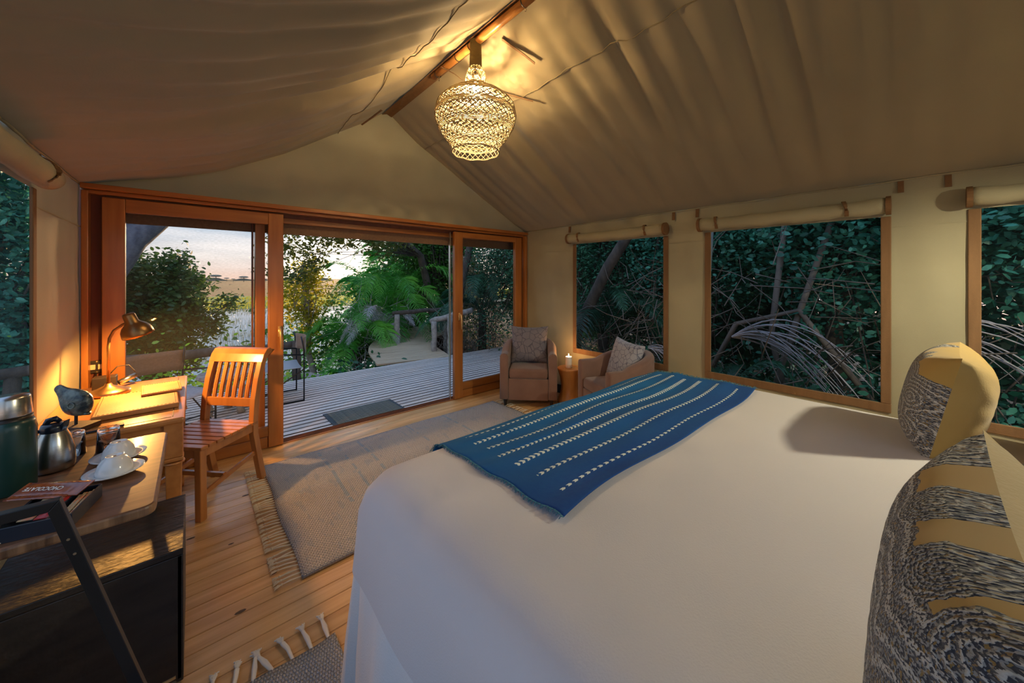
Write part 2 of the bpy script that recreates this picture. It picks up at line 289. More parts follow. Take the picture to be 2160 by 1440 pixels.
# ------------------------------------------------------------------ mesh helpers
def link(name, me, m=None, parent=None, mats=None):
    o = bpy.data.objects.new(name, me); COL.objects.link(o)
    for q in (mats or ([m] if m else [])): me.materials.append(q)
    if parent: o.parent = parent
    return o
class MB:
    def __init__(s): s.v = []; s.f = []; s.uv = None; s.sm = True; s.mi = {}
    def add(s, vs, fs): b = len(s.v); s.v += [tuple(p) for p in vs]; s.f += [tuple(i+b for i in f) for f in fs]; return s
    def box(s, c, d, r=None, taper=1.0):
        vs = []
        for z in (-1, 1):
            k = taper if z < 0 else 1
            for x, y in ((-1, -1), (1, -1), (1, 1), (-1, 1)): vs.append(Vector((x*d[0]/2*k, y*d[1]/2*k, z*d[2]/2)))
        if r is not None:
            R = Euler(r).to_matrix(); vs = [R @ p for p in vs]
        c = Vector(c); return s.add([p+c for p in vs], [(0, 3, 2, 1), (4, 5, 6, 7), (0, 1, 5, 4), (1, 2, 6, 5), (2, 3, 7, 6), (3, 0, 4, 7)])
    def tube(s, pts, r, n=8, caps=True):
        pts = [Vector(p) for p in pts]; rr = r if isinstance(r, (list, tuple)) else [r]*len(pts); vs = []; fs = []
        up = Vector((.13, .21, 1)).normalized()
        for i, p in enumerate(pts):
            t = (pts[min(i+1, len(pts)-1)]-pts[max(i-1, 0)])
            t = t.normalized() if t.length > 1e-9 else Vector((0, 0, 1))
            a = t.cross(up)
            if a.length < .05: a = t.cross(Vector((1, 0, 0)))
            a.normalize(); b = t.cross(a); up = b if b.dot(up) > 0 else -b
            for k in range(n):
                w = 2*PI*k/n; vs.append(p+a*(rr[i]*math.cos(w))+b*(rr[i]*math.sin(w)))
        for i in range(len(pts)-1):
            for k in range(n): fs.append((i*n+k, i*n+(k+1) % n, (i+1)*n+(k+1) % n, (i+1)*n+k))
        if caps: fs.append(tuple(range(n))[::-1]); fs.append(tuple((len(pts)-1)*n+k for k in range(n)))
        return s.add(vs, fs)
    def bar(s, a, b, w, h):   # square bar between two points
        a = Vector(a); b = Vector(b); t = (b-a).normalized(); u = t.cross(Vector((0, 0, 1)))
        if u.length < .05: u = Vector((1, 0, 0))
        u.normalize(); n = t.cross(u).normalized(); vs = []
        for p in (a, b):
            for i, j in ((-1, -1), (1, -1), (1, 1), (-1, 1)): vs.append(p+u*(i*w/2)+n*(j*h/2))
        return s.add(vs, [(0, 3, 2, 1), (4, 5, 6, 7), (0, 1, 5, 4), (1, 2, 6, 5), (2, 3, 7, 6), (3, 0, 4, 7)])
    def lathe(s, prof, c=(0, 0, 0), n=32, close=False):
        vs = []; fs = []; c = Vector(c)
        for r, z in prof:
            for k in range(n): w = 2*PI*k/n; vs.append(c+Vector((r*math.cos(w), r*math.sin(w), z)))
        for i in range(len(prof)-1):
            for k in range(n): fs.append((i*n+k, i*n+(k+1) % n, (i+1)*n+(k+1) % n, (i+1)*n+k))
        if close: fs.append(tuple(range(n))[::-1]); fs.append(tuple((len(prof)-1)*n+k for k in range(n)))
        return s.add(vs, fs)
    def grid(s, fn, nu, nv, uvs=True, skip=None):
        b = len(s.v); uv = []
        for j in range(nv+1):
            for i in range(nu+1):
                s.v.append(tuple(fn(i/nu, j/nv))); uv.append((i/nu, j/nv))
        for j in range(nv):
            for i in range(nu):
                if skip and skip((i+.5)/nu, (j+.5)/nv): continue
                s.f.append((b+j*(nu+1)+i, b+j*(nu+1)+i+1, b+(j+1)*(nu+1)+i+1, b+(j+1)*(nu+1)+i))
        s.uv = (s.uv or []) + uv; return s
    def prism(s, out, y0, y1):  # outline (x,z) extruded along y
        n = len(out); vs = [(x, y0, z) for x, z in out]+[(x, y1, z) for x, z in out]
        return s.add(vs, [tuple(range(n)), tuple(range(2*n-1, n-1, -1))]+[(i, n+i, n+(i+1) % n, (i+1) % n) for i in range(n)])
    def xf(s, M): s.v = [tuple(M @ Vector(p)) for p in s.v]; return s
    def build(s, name, m, parent=None, smooth=False, bevel=0, solid=0, sub=0, loc=None, rot=None, mats=None, fmat=None):
        me = bpy.data.meshes.new(name); me.from_pydata(s.v, [], s.f)
        if s.uv and len(s.uv) == len(s.v):
            ul = me.uv_layers.new(name='UVMap'); li = np.empty(len(me.loops), dtype=np.int32); me.loops.foreach_get('vertex_index', li)
            ul.data.foreach_set('uv', np.array(s.uv, dtype=np.float32)[li].ravel())
        bm = bmesh.new(); bm.from_mesh(me)
        if not s.uv: bmesh.ops.recalc_face_normals(bm, faces=bm.faces)
        bm.to_mesh(me); bm.free()
        if smooth: me.polygons.foreach_set('use_smooth', [True]*len(me.polygons))
        o = link(name, me, m, parent, mats)
        if fmat: me.polygons.foreach_set('material_index', [fmat(p) for p in me.polygons])
        if solid: q = o.modifiers.new('solid', 'SOLIDIFY'); q.thickness = solid; q.offset = 0
        if bevel:
            q = o.modifiers.new('bevel', 'BEVEL'); q.width = bevel; q.segments = 2; q.limit_method = 'ANGLE'; q.angle_limit = .6
        if sub: q = o.modifiers.new('sub', 'SUBSURF'); q.levels = q.render_levels = sub
        if loc: o.location = loc
        if rot: o.rotation_euler = rot
        return o
def npmesh(name, V, F, m, parent=None, kind=None):
    me = bpy.data.meshes.new(name); k = F.shape[1]
    me.vertices.add(len(V)); me.vertices.foreach_set('co', V.astype(np.float32).ravel())
    me.loops.add(F.size); me.loops.foreach_set('vertex_index', F.astype(np.int32).ravel())
    me.polygons.add(len(F)); me.polygons.foreach_set('loop_start', np.arange(0, F.size, k, dtype=np.int32)); me.polygons.foreach_set('loop_total', np.full(len(F), k, dtype=np.int32))
    me.update(calc_edges=True); o = link(name, me, m, parent)
    if kind: o['kind'] = kind
    return o
def thing(name, label, cat, loc=(0, 0, 0), rz=0, group=None):
    o = bpy.data.objects.new(name, None); COL.objects.link(o); o.location = loc; o.rotation_euler = (0, 0, rz)
    o.empty_display_size = .1; return tag(o, label, cat, group)
def tag(o, label, cat, group=None):
    o['label'] = label; o['category'] = cat
    if group: o['group'] = group
    return o
def struct(o): o['kind'] = 'structure'; return o
def sempty(name, loc=(0, 0, 0)):
    o = bpy.data.objects.new(name, None); COL.objects.link(o); o.location = loc; return struct(o)
def box(name, c, d, m, parent=None, bevel=0, r=None, taper=1.0):
    """box with its own origin at its centre"""
    return MB().box((0, 0, 0), d, None, taper).build(name, m, parent, bevel=bevel, loc=c, rot=r)
def text(name, body, size, m, M, parent, sx=1.0):
    cu = bpy.data.curves.new(name, 'FONT'); cu.body = body; cu.size = size; cu.extrude = .0002; cu.align_x = 'CENTER'; cu.align_y = 'CENTER'; cu.resolution_u = 3; cu.offset = size*.018
    t = bpy.data.objects.new('t', cu); COL.objects.link(t); bpy.context.view_layer.update()
    me = bpy.data.meshes.new_from_object(t.evaluated_get(bpy.context.evaluated_depsgraph_get())); bpy.data.objects.remove(t)
    me.name = name; me.materials.clear(); o = link(name, me, m, parent); o.matrix_local = M @ Matrix.Diagonal((sx, 1, 1, 1)); return o

# ------------------------------------------------------------------ tent shell
XL, XR, YF, YB, XM = -.57, 3.49, 3.70, -1.40, 1.51
LP = [(-.57, 2.07), (-.39, 2.13), (-.10, 2.215), (.14, 2.31), (.6, 2.56), (.98, 2.82), (1.335, 3.05), (1.51, 3.19)]
RP = [(1.51, 3.19), (1.85, 2.95), (2.31, 2.715), (2.764, 2.47), (3.245, 2.205), (3.49, 2.095)]
def prof(P, t):
    x = P[0][0]+(P[-1][0]-P[0][0])*t
    return x, float(np.interp(x, [p[0] for p in P], [p[1] for p in P]))
rf = random.Random(5)
FW = [(rf.uniform(2, 9), rf.uniform(0, 6.28), rf.uniform(-1.2, 1.2)) for _ in range(7)]+[(rf.uniform(14, 34), rf.uniform(0, 6.28), rf.uniform(-3, 3)) for _ in range(9)]
def folds(y, t, seed=0):
    a = 0
    for i, (f, p, sk) in enumerate(FW):
        a += math.sin(f*y+p+seed*1.7+sk*t)*(.30 if i < 7 else .23)
    a = a*abs(a)**.3 if a > 0 else a*.55
    return a
def roof(P, seed, flip):
    def fn(u, v):
        y = YB+(YF+.02-YB)*u; x, z = prof(P, v)
        t = v if flip else 1-v       # t = 0 at ridge
        t = 1-v if not flip else v
        env = math.sin(PI*min(1, max(0, v)))**.7*(1.0-.55*t)*min(1, (YF+.02-y)/.5+.15)
        k = folds(y, t, seed)*.034*env
        sag = -.018*math.sin(PI*v)
        return (x+(-k*.5 if flip else k*.5)*-1, y, z+sag+k)
    return MB().grid(fn, 340, 34)
ceil = sempty('ceiling')
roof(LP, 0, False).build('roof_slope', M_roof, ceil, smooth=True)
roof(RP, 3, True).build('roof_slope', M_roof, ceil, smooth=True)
def seam(P, x, seed, flip):
    pts = []
    for i in range(90):
        y = YB+(YF-YB)*i/89; t = (x-P[0][0])/(P[-1][0]-P[0][0]); zz = prof(P, t)[1]
        tt = t if flip else 1-t; env = math.sin(PI*t)**.7*(1-.55*tt)*min(1, (YF+.02-y)/.5+.15)
        pts.append((x+.006*math.sin(y*7), y, zz-.018*math.sin(PI*t)+folds(y, tt, seed)*.034*env-.010))
    MB().tube(pts, .0035, 6).build('seam', M_roof, ceil, smooth=True)
seam(LP, 1.03, 0, False); seam(RP, 1.94, 3, True)
MB().grid(lambda u, v: (XM+(u-.5)*.10, YB+(YF-YB)*v, 3.155-abs(u-.5)*.04), 4, 20).build('ridge_sleeve', M_strap, ceil, smooth=True)
# eave piping
for x, z in ((XL, 2.065), (XR, 2.09)):
    MB().tube([(x+(.006 if x < 0 else -.006), YB+i*(YF-YB)/40, z+.004*math.sin(i*1.3)) for i in range(41)], .006, 6).build('eave_piping', M_canvas, ceil, smooth=True)
# ties hanging from the roof
for pts, w, mm in (([(1.60, 1.93, 3.10), (1.72, 1.84, 3.00), (1.78, 1.79, 2.94)], .012, M_strap), ([(1.95, 1.98, 2.80), (1.87, 2.08, 2.845), (1.78, 2.20, 2.90), (1.72, 2.3, 2.92)], .009, M_trim),
                   ([(1.45, 2.5, 3.10), (1.52, 2.42, 3.04), (1.56, 2.36, 2.98)], .007, M_trim), ([(1.38, 2.98, 3.03), (1.42, 3.12, 3.05), (1.46, 3.25, 3.06)], .008, M_strap),
                   ([(1.22, 3.1, 2.90), (1.20, 3.3, 2.89), (1.17, 3.45, 2.87)], .008, M_trim)):
    b = MB()
    for a, c in zip(pts, pts[1:]): b.bar(a, c, w*2, .004)
    b.build('roof_tie', mm, ceil)

def wall(name, fn, u0, u1, z0, z1, holes, du=.045, amp=.004, top=None):
    us = sorted(set([round(u0+i*(u1-u0)/max(1, int((u1-u0)/du)), 5) for i in range(int((u1-u0)/du)+1)]+[h[0] for h in holes]+[h[1] for h in holes]))
    zs = sorted(set([round(z0+i*(z1-z0)/20, 5) for i in range(21)]+[h[2] for h in holes]+[h[3] for h in holes]))
    b = MB(); idx = {}
    for i, u in enumerate(us):
        for j, z in enumerate(zs):
            w = amp*(math.sin(u*9+z*3)+.6*math.sin(u*23-z*5)+.5*math.sin(z*17+u*2))
            edge = min([max(abs(u-(h[0]+h[1])/2)-(h[1]-h[0])/2, abs(z-(h[2]+h[3])/2)-(h[3]-h[2])/2) for h in holes] or [9])
            w *= min(1, max(0, edge/.12)); idx[i, j] = len(b.v); zz = z if not top else min(z, top(u)) ; b.v.append(fn(u, zz, w))
    for i in range(len(us)-1):
        for j in range(len(zs)-1):
            uc = (us[i]+us[i+1])/2; zc = (zs[j]+zs[j+1])/2
            if any(h[0] < uc < h[1] and h[2] < zc < h[3] for h in holes): continue
            if top and zs[j] >= top(uc): continue
            b.f.append((idx[i, j], idx[i+1, j], idx[i+1, j+1], idx[i, j+1]))
    return struct(b.build(name, M_canvas, smooth=True))
HR = [(1.706, 2.79, .60, 1.86), (.20, 1.269, .61, 1.86), (-1.05, -.217, .61, 1.86)]
wr = wall('wall_right', lambda u, z, w: (XR+w, u, z), YB, YF, 0, 2.12, HR)
HL = [(-1.2, 2.72, .62, 1.87)]  # lengthened out of view to let more daylight onto the bed
wl = wall('wall_left', lambda u, z, w: (XL-w, u, z), YB, YF, 0, 2.10, HL)
wb = wall('wall_back', lambda u, z, w: (u, YB+w, z), XL, XR, 0, 3.2, [(-.2, 3.2, 1.0, 2.05)], top=lambda x: (prof(LP, (x-LP[0][0])/(XM-LP[0][0]))[1] if x < XM else prof(RP, (x-XM)/(XR-XM))[1])+.02)  # the opening in this unseen wall is added to let daylight in
gab = MB(); n = 40
for j in range(9):
    for i in range(n+1):
        x = XL+(XR-XL)*i/n; zt = (prof(LP, (x-LP[0][0])/(XM-LP[0][0]))[1] if x < XM else prof(RP, (x-XM)/(XR-XM))[1])+.05
        z = 2.04+(zt-2.04)*j/8; gab.v.append((x, YF+.012+.006*math.sin(x*5+z*3)+.004*math.sin(x*2-z*9), z))
for j in range(8):
    for i in range(n): gab.f.append((j*(n+1)+i, j*(n+1)+i+1, (j+1)*(n+1)+i+1, (j+1)*(n+1)+i))
wf = struct(gab.build('wall_front', M_canvas, smooth=True))
for (u0, u1) in ((YB, YF),):
    for a, b in ((2.84, YF), (1.319, 1.656), (-.167, .15)): MB().bar((XR-.004, a, 1.79), (XR-.004, b, 1.79), .003, .006).build('wall_seam', M_canvas, wr)
    MB().bar((XL+.004, 2.77, 1.79), (XL+.004, YF, 1.79), .003, .006).build('wall_seam', M_canvas, wl)
for y in (2.889, 1.602, 1.383, .107, -.092): MB().box((XR-.012, y, 2.045), (.006, .028, .075), (0, .12, .15)).build('eave_tab', M_strap, wr)
MB().box((XL+.02, 2.80, 1.985), (.008, .03, .11), (0, -.1, .1)).build('eave_tab', M_strap, wl)
for nm, x, m in (('baseboard_right', XR-.01, 0), ('baseboard_left', XL+.01, 0)): struct(box(nm, (x, (YB+YF)/2, .05), (.02, YF-YB, .10), M_skirtb, bevel=.003))
# windows in canvas
def cwindow(k, x, h, sgn, scr):
    y0, y1, z0, z1 = h; w = struct(MB().grid(lambda u, v: (x+.006*sgn, y0+(y1-y0)*u, z0+(z1-z0)*v), 2, 2).build('window_%d' % k, scr))
    xi = x-.006*sgn
    for a, b, c, d in ((y0-.05, y0, z0, z1), (y1, y1+.05, z0, z1), (y0-.05, y1+.05, z0-.06, z0)):
        box('binding', (xi, (a+b)/2, (c+d)/2), (.012, b-a, d-c), M_trim, w, bevel=.004)
    return w
for k, h in enumerate(HR): cwindow(k+1, XR, h, 1, S_right)
cwindow(4, XL, HL[0], -1, S_left)
w5 = struct(MB().grid(lambda u, v: (-.2+3.4*u, YB-.006, 1.0+1.05*v), 2, 2).build('window_5', S_right))  # mesh window out of view, added for daylight from behind
for a, b_, c, d_ in ((-.25, -.2, .95, 2.1), (3.2, 3.25, .95, 2.1), (-.2, 3.2, .95, 1.0), (-.2, 3.2, 2.05, 2.1)): box('binding', ((a+b_)/2, YB+.006, (c+d_)/2), (b_-a, .012, d_-c), M_trim, w5)
def blind(label, x, y0, y1, z, straps, caps=True):
    t = thing('rolled_canvas_blind', label, 'blind', (x, (y0+y1)/2, z), 0, 'rolled canvas blinds above the windows'); L = (y1-y0)/2; sg = -1 if x > 0 else 1
    pts = []; rr = []
    for i in range(25):
        yy = -L+2*L*i/24; pts.append((.003*math.sin(i), yy, .003*math.sin(i*1.7)-.008*math.sin(PI*i/24))); rr.append(.052+.003*math.sin(i*.9))
    MB().tube(pts, rr, 20).build('roll', M_canvas, t, smooth=True)
    for s in straps:
        c = [(math.cos(a)*.059-0, s-(y0+y1)/2+.012*math.sin(a*1.3), math.sin(a)*.059) for a in [PI/2+sg*(-.35+i*2.9/12) * -1 for i in range(13)]]
        c = [(-p[0]*0 + p[0], p[1], p[2]) for p in c]
        b = MB()
        for p, q in zip(c, c[1:]): b.bar(p, q, .022, .004)
        b.build('strap', M_strap, t)
    if caps:
        for yy in (-L, L):
            MB().tube([(0, yy-.012, 0), (0, yy+.012, 0)], .061, 20).build('end_binding', M_strap, t)
    return t
blind('rolled cream canvas blind above the window behind the armchairs', XR-.062, 1.66, 2.86, 1.925, (1.86, 2.70))
blind('rolled cream canvas blind above the middle window over the bed', XR-.062, .16, 1.34, 1.925, (.37, 1.20))
blind('rolled cream canvas blind at the right edge, behind the ochre cushions', XR-.062, -1.1, -.17, 1.925, (-.5,))
blind('rolled cream canvas blind above the blue mesh window at left', XL+.062, .3, 2.70, 1.915, (2.52,), caps=False)

# floor
fl = sempty('floor'); box('subfloor', ((XL+XR)/2, (YB+YF)/2, -.03), (XR-XL+.1, YF-YB+.1, .02), M_gap, fl)
bw = .086
bme = None; y = YF-.02; i = 0
wide = [(.135)]
ys = [(YF-.135/2+.02, .135)]; y = YF-.115
while y > YB: ys.append((y-bw/2, bw)); y -= bw
for yy, w in ys:
    if w == bw and bme: o = bpy.data.objects.new('floorboard', bme); COL.objects.link(o); o.parent = fl
    else:
        o = MB().box((0, 0, 0), (XR-XL, w-.0022, .02)).build('floorboard', M_pine, fl, bevel=.002)
        if w == bw: bme = o.data
    if not o.modifiers:
        q = o.modifiers.new('bevel', 'BEVEL'); q.width = .002; q.segments = 1
    o.location = ((XL+XR)/2, yy, -.01)
# knots
rk = random.Random(3)
kn = MB()
for _ in range(46):
    x, y2, r = rk.uniform(-.3, 1.6), rk.uniform(1.3, 3.5), rk.uniform(.004, .010)
    kn.add([(x+r*2.2*math.cos(a)*1.0, y2+r*math.sin(a), .0006) for a in [k*PI/4 for k in range(8)]], [tuple(range(8))])
kn.build('knot', M_gtext, fl)

# door wall timber
def tr(k, c, d, m=M_door, bev=.004): return struct(box('trim_%d' % k, c, d, m, bevel=bev))
tr(1, ((XL+XR)/2, YF-.02, 2.058), (XR-XL-.02, .10, .035), M_doorh)
tr(2, ((XL+XR)/2, YF+.01, 2.027), (XR-XL-.04, .08, .025), M_doorh)
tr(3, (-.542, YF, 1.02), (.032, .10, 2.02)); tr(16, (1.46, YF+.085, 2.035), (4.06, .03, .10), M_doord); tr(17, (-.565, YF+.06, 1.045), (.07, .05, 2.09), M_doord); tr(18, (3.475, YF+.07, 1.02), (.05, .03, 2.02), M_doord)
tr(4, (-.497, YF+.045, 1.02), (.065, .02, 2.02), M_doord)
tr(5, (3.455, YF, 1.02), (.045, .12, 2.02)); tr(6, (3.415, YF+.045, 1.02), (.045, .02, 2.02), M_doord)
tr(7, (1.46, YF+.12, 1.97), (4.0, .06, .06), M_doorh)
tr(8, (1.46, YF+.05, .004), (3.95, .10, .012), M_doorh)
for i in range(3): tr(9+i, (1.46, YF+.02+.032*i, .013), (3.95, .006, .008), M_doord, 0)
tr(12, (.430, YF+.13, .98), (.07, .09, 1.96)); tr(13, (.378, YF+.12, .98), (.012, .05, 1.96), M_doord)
tr(14, (2.28, YF+.02, 1.0), (.010, .03, 1.98), M_steel, 0)
struct(box('trim_15', (1.46, YF+.17, 1.915), (4.0, .02, .13), M_sling)) # dark valance behind header
def door(k, x0, x1, sw, gz0, gz1, handle, hinge):
    D = struct(box('door_%d' % k, (x0+sw/2, YF, 1.005), (sw, .05, 1.99), M_door, bevel=.005))
    def ch(n, c, d, m, **q): o = box(n, (c[0]-(x0+sw/2), c[1]-YF, c[2]-1.005), d, m, D, **q); return o
    ch('stile', (x1-sw/2, YF, 1.005), (sw, .05, 1.99), M_door, bevel=.005)
    ch('top_rail', ((x0+x1)/2, YF, (gz1+2.0)/2), (x1-x0-2*sw, .045, 2.0-gz1), M_doorh, bevel=.004)
    ch('bottom_rail', ((x0+x1)/2, YF, (gz0+.105)/2), (x1-x0-2*sw, .045, gz0-.105), M_doorh, bevel=.006)
    ch('kick_board', ((x0+x1)/2, YF+.005, .055), (x1-x0-2*sw, .035, .092), M_doorh, bevel=.006)
    p = ch('glass_pane', ((x0+x1)/2, YF+.012, (gz0+gz1)/2), (x1-x0-2*sw, .005, gz1-gz0), M_pane)
    s = ch('insect_screen', ((x0+x1)/2, YF+.10, (gz0+gz1)/2), (x1-x0-2*sw+.06, .001, gz1-gz0+.04), S_door if k == 1 else S_right)
    h = MB().box((0, -.008, 0), (.024, .012, .09)).tube([(0, -.01, .02), (0, -.045, .02), (0, -.052, .01), (.008, -.05, -.15)], .009, 10).build('handle', M_gold, D, smooth=True)
    h.location = (handle-(x0+sw/2), -.025, .99-1.005)
    return D
door(1, -.47, .585, .11, .19, 1.905, .555, 0)
door(2, 2.322, 3.40, .115, .19, 1.935, 2.382, 0)
t = thing('socket_plate', 'black double switch plate with ivory rockers on the dark post beside the desk lamp', 'switch', (-.497, YF+.025, .845))
box('plate', (0, 0, 0), (.085, .012, .085), M_dleg, t, bevel=.004)
for x in (-.018, .018): box('rocker', (x, -.009, 0), (.024, .008, .034), M_ivory, t, bevel=.002)
for x, z in ((0, .036), (0, -.036)): MB().tube([(x, -.006, z), (x, -.010, z)], .004, 8).build('screw', M_gold, t)

# ------------------------------------------------------------------ deck and outdoors
dk = sempty('deck', (0, 0, 0)); dw = .099; dme = None
box('joist', (3, 4.9, -.14), (9, 2.3, .02), M_gap, dk)
y = YF+.17
while y < 6.10:
    if dme is None: o = MB().box((0, 0, 0), (10.0, dw-.023, .03)).build('deck_board', None, dk, mats=[M_deck, M_logd], fmat=lambda p: 0 if p.normal.z > .5 else 1); dme = o.data  # board sides coloured dark to paint in the shade of the gaps
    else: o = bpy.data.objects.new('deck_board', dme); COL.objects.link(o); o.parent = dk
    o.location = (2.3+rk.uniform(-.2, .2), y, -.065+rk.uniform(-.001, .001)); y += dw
wk = sempty('walkway')
c0 = Vector((3.15, 6.05)); dirs = [];
# curved walkway: boards fan round from heading north to heading east
cx, cy2 = 3.05, 6.1; ang = math.radians(78); px_, py_ = 3.05, 6.12; nb = 0
for i in range(46):
    wdt = 1.35 if i > 8 else 1.35
    o = MB().box((0, 0, 0), (wdt, .088, .03)).build('walkway_board', M_path, wk); o.location = (px_, py_+.05, -.06+.0025*i); o.rotation_euler = (0, 0, ang-PI/2)
    px_ += .097*math.cos(ang); py_ += .097*math.sin(ang)
    if i > 6: ang -= math.radians(1.9)
def logrod(name, a, b, r, m, parent=None, seed=0, n=10, wob=.012):
    rr = random.Random(seed); a = Vector(a); b = Vector(b); k = 9; pts = []; rs = []
    for i in range(k): pts.append(a.lerp(b, i/(k-1))+Vector((rr.uniform(-1, 1), rr.uniform(-1, 1), rr.uniform(-1, 1)))*wob*(1 if 0 < i < k-1 else 0)); rs.append(r*rr.uniform(.9, 1.08))
    return MB().tube(pts, rs, n).build(name, m, parent, smooth=True)
t = thing('log_handrail', 'dark log handrail on a post along the far side of the walkway', 'railing', (3.43, 7.82, -.05))
logrod('rail', (-.08, .07, .70), (.95, -.55, .79), .05, M_logd, t, 1); logrod('post', (0, 0, -.3), (0, 0, .68), .065, M_log, t, 2); logrod('post', (.95, -.5, -.3), (.95, -.5, .75), .06, M_log, t, 3)
t = thing('log_handrail', 'pale grey log handrail with posts beside the sliding door edge', 'railing', (3.66, 6.55, -.05))
logrod('rail', (-.02, .12, .61), (.55, -.55, .86), .055, M_log, t, 4)
for q, (x, y3) in enumerate(((0, .02), (.17, -.32), (.42, .1))): logrod('post', (x, y3, -.3), (x, y3, .62+.12*q*(q < 2)), .055, M_log, t, 5+q)
t = thing('log_handrail', 'low driftwood log rail across the deck edge behind the sling chair', 'railing', (.2, 6.15, -.05))
logrod('rail', (-2.6, 0, .56), (1.0, .1, .50), .06, M_logd, t, 9, wob=.03)
for x in (-1.6, .95): logrod('post', (x, .05, -.4), (x, .05, .55), .06, M_logd, t, int(10+x))
# doormat
t = thing('doormat', 'charcoal ribbed doormat on the deck outside the opening', 'mat', (1.44, 4.13, -.05), math.radians(.5))
MB().box((0, 0, .006), (.76, .44, .010)).build('backing', M_rubber, t, bevel=.003)
for i in range(12): box('rib', (.0, -.185+i*.0336, .014), (.68, .017, .008), M_matrib, t)

def sling_chair(label, loc, rz, group):
    t = thing('sling_chair', label, 'chair', loc, rz, group); w, dp = .27, .24
    for s in (-w, w):
        MB().tube([(s, dp, 0), (s, dp, .62), (s, dp-.03, .79)], .009, 8).build('back_post', M_bmetal, t, smooth=True)
        MB().tube([(s, dp, .012), (s, -dp, .012), (s, -dp-.01, .03), (s, -dp-.01, .60), (s, -dp+.02, .625), (s, dp, .56)], .009, 8).build('side_frame', M_bmetal, t, smooth=True)
        MB().tube([(s, -dp, .08), (s, dp, .39)], .007, 6).build('brace', M_bmetal, t)
    MB().tube([(-w, -dp, .2), (w, -dp, .2)], .007, 6).build('crossbar', M_bmetal, t)
    MB().grid(lambda u, v: (-w+2*w*u, dp-.01+.07*math.sin(PI*u), .57+.20*v), 12, 4).build('back_sling', M_sling, t, smooth=True, solid=.004)
    MB().grid(lambda u, v: (-w+2*w*u, -dp+2*dp*v, .41-.03*math.sin(PI*u)), 12, 4).build('seat_sling', M_slingg, t, smooth=True, solid=.004)
    return t
sling_chair('canvas sling chair on the deck behind the desk', (-.20, 4.66, -.05), math.radians(30), 'sling chairs on the deck')
sling_chair('canvas sling chair on the deck right of the door post', (.78, 5.28, -.05), math.radians(-92), 'sling chairs on the deck')
t = thing('rustic_side_table', 'small driftwood table with curved legs between the sling chairs', 'table', (.27, 5.15, -.05))
MB().lathe([(0, .40), (.24, .40), (.26, .42), (.25, .445), (0, .445)], n=24).build('tabletop', M_log, t, smooth=False)
for a in (200, 320, 80):
    a = math.radians(a); MB().tube([(math.cos(a)*r, math.sin(a)*r, z) for r, z in ((.08, .41), (.17, .3), (.19, .18), (.15, .07), (.17, 0))], [.04, .035, .032, .035, .04], 8).build('leg', M_log, t, smooth=True)

# terrain, water, grassland
def hgt(x, y):
    k = min(1, max(0, (y-6.4-max(0, x-3)*1.2)/4.5)); k = k*k*(3-2*k); kx = min(1, max(0, (-1.5-x)/5)); return -.55-1.0*max(k, kx*.3)+.05*math.sin(x*1.7)*math.cos(y*1.3)
gr = struct(MB().grid(lambda u, v: (-14+40*u, -6+30*v, hgt(-14+40*u, -6+30*v)-(2 if (YB-.2 < -6+30*v < 6.1 and XL-.1 < -14+40*u < XR+.1) else 0)), 100, 75).build('ground', M_soil, smooth=True))
struct(MB().grid(lambda u, v: (-150+400*u, 6.5+60*v, -1.25), 2, 2).build('water', M_water))
struct(MB().grid(lambda u, v: (-600+1400*u, 62+900*v, -1.2), 8, 8).build('grassland', M_tan))
struct(MB().grid(lambda u, v: (-150+400*u, 38+26*v+3*math.sin(u*40), -1.23+.06*v), 90, 4).build('reed_bank', M_grn))
def blades(n, ylo, yhi, hh, w, m, name, z0, label):
    y = RNG.uniform(ylo**.5, yhi**.5, n)**2; x = (RNG.uniform(-.62, .62, n)+.12)*y*1.25
    # clump mask
    k = np.sin(x*.55+np.sin(y*.3)*2)*np.sin(y*.9+np.cos(x*.2)*2)+RNG.uniform(-.8, .8, n); s = k > -.1; x = x[s]; y = y[s]; n = len(x)
    h = RNG.uniform(.5, 1, n)*hh; a = RNG.uniform(0, PI, n); lean = RNG.normal(0, .12, (n, 2))*h[:, None]
    wv = w*(1+y/18)
    V = np.zeros((n, 3, 3)); V[:, 0] = np.stack([x-np.cos(a)*wv, y-np.sin(a)*wv, np.full(n, z0)], 1); V[:, 1] = np.stack([x+np.cos(a)*wv, y+np.sin(a)*wv, np.full(n, z0)], 1)
    V[:, 2] = np.stack([x+lean[:, 0], y+lean[:, 1], z0+h], 1)
    o = npmesh(name, V.reshape(-1, 3), np.arange(3*n).reshape(-1, 3), m, None, 'stuff'); return tag(o, label, 'grass')
blades(70000, 11, 46, .24, .004, L_grass, 'marsh_grass', -1.27, 'thin grass standing in the shallow flooded marsh')
blades(26000, 38, 62, .30, .012, L_yel, 'reed_grass', -1.22, 'green and gold reeds beyond the open water')

def leafcloud(P, size, aspect=.5, up=.4, rng=RNG, droop=0):
    n = len(P); s = size*rng.uniform(.6, 1.25, n)
    d = rng.normal(0, 1, (n, 3)); d[:, 2] = d[:, 2]*.5-droop; d /= np.linalg.norm(d, axis=1)[:, None]
    q = rng.normal(0, 1, (n, 3)); q[:, 2] += up*2; c = np.cross(d, q); c /= np.linalg.norm(c, axis=1)[:, None]+1e-9; nn = np.cross(c, d)
    V = np.zeros((n, 6, 3)); s1 = s[:, None]; a = aspect*.5
    V[:, 0] = P; V[:, 1] = P+d*s1*.28+c*s1*a*.85+nn*s1*.05; V[:, 2] = P+d*s1*.68+c*s1*a*.8+nn*s1*.05
    V[:, 3] = P+d*s1-nn*s1*.03; V[:, 4] = P+d*s1*.68-c*s1*a*.8+nn*s1*.05; V[:, 5] = P+d*s1*.28-c*s1*a*.85+nn*s1*.05
    return V.reshape(-1, 3)
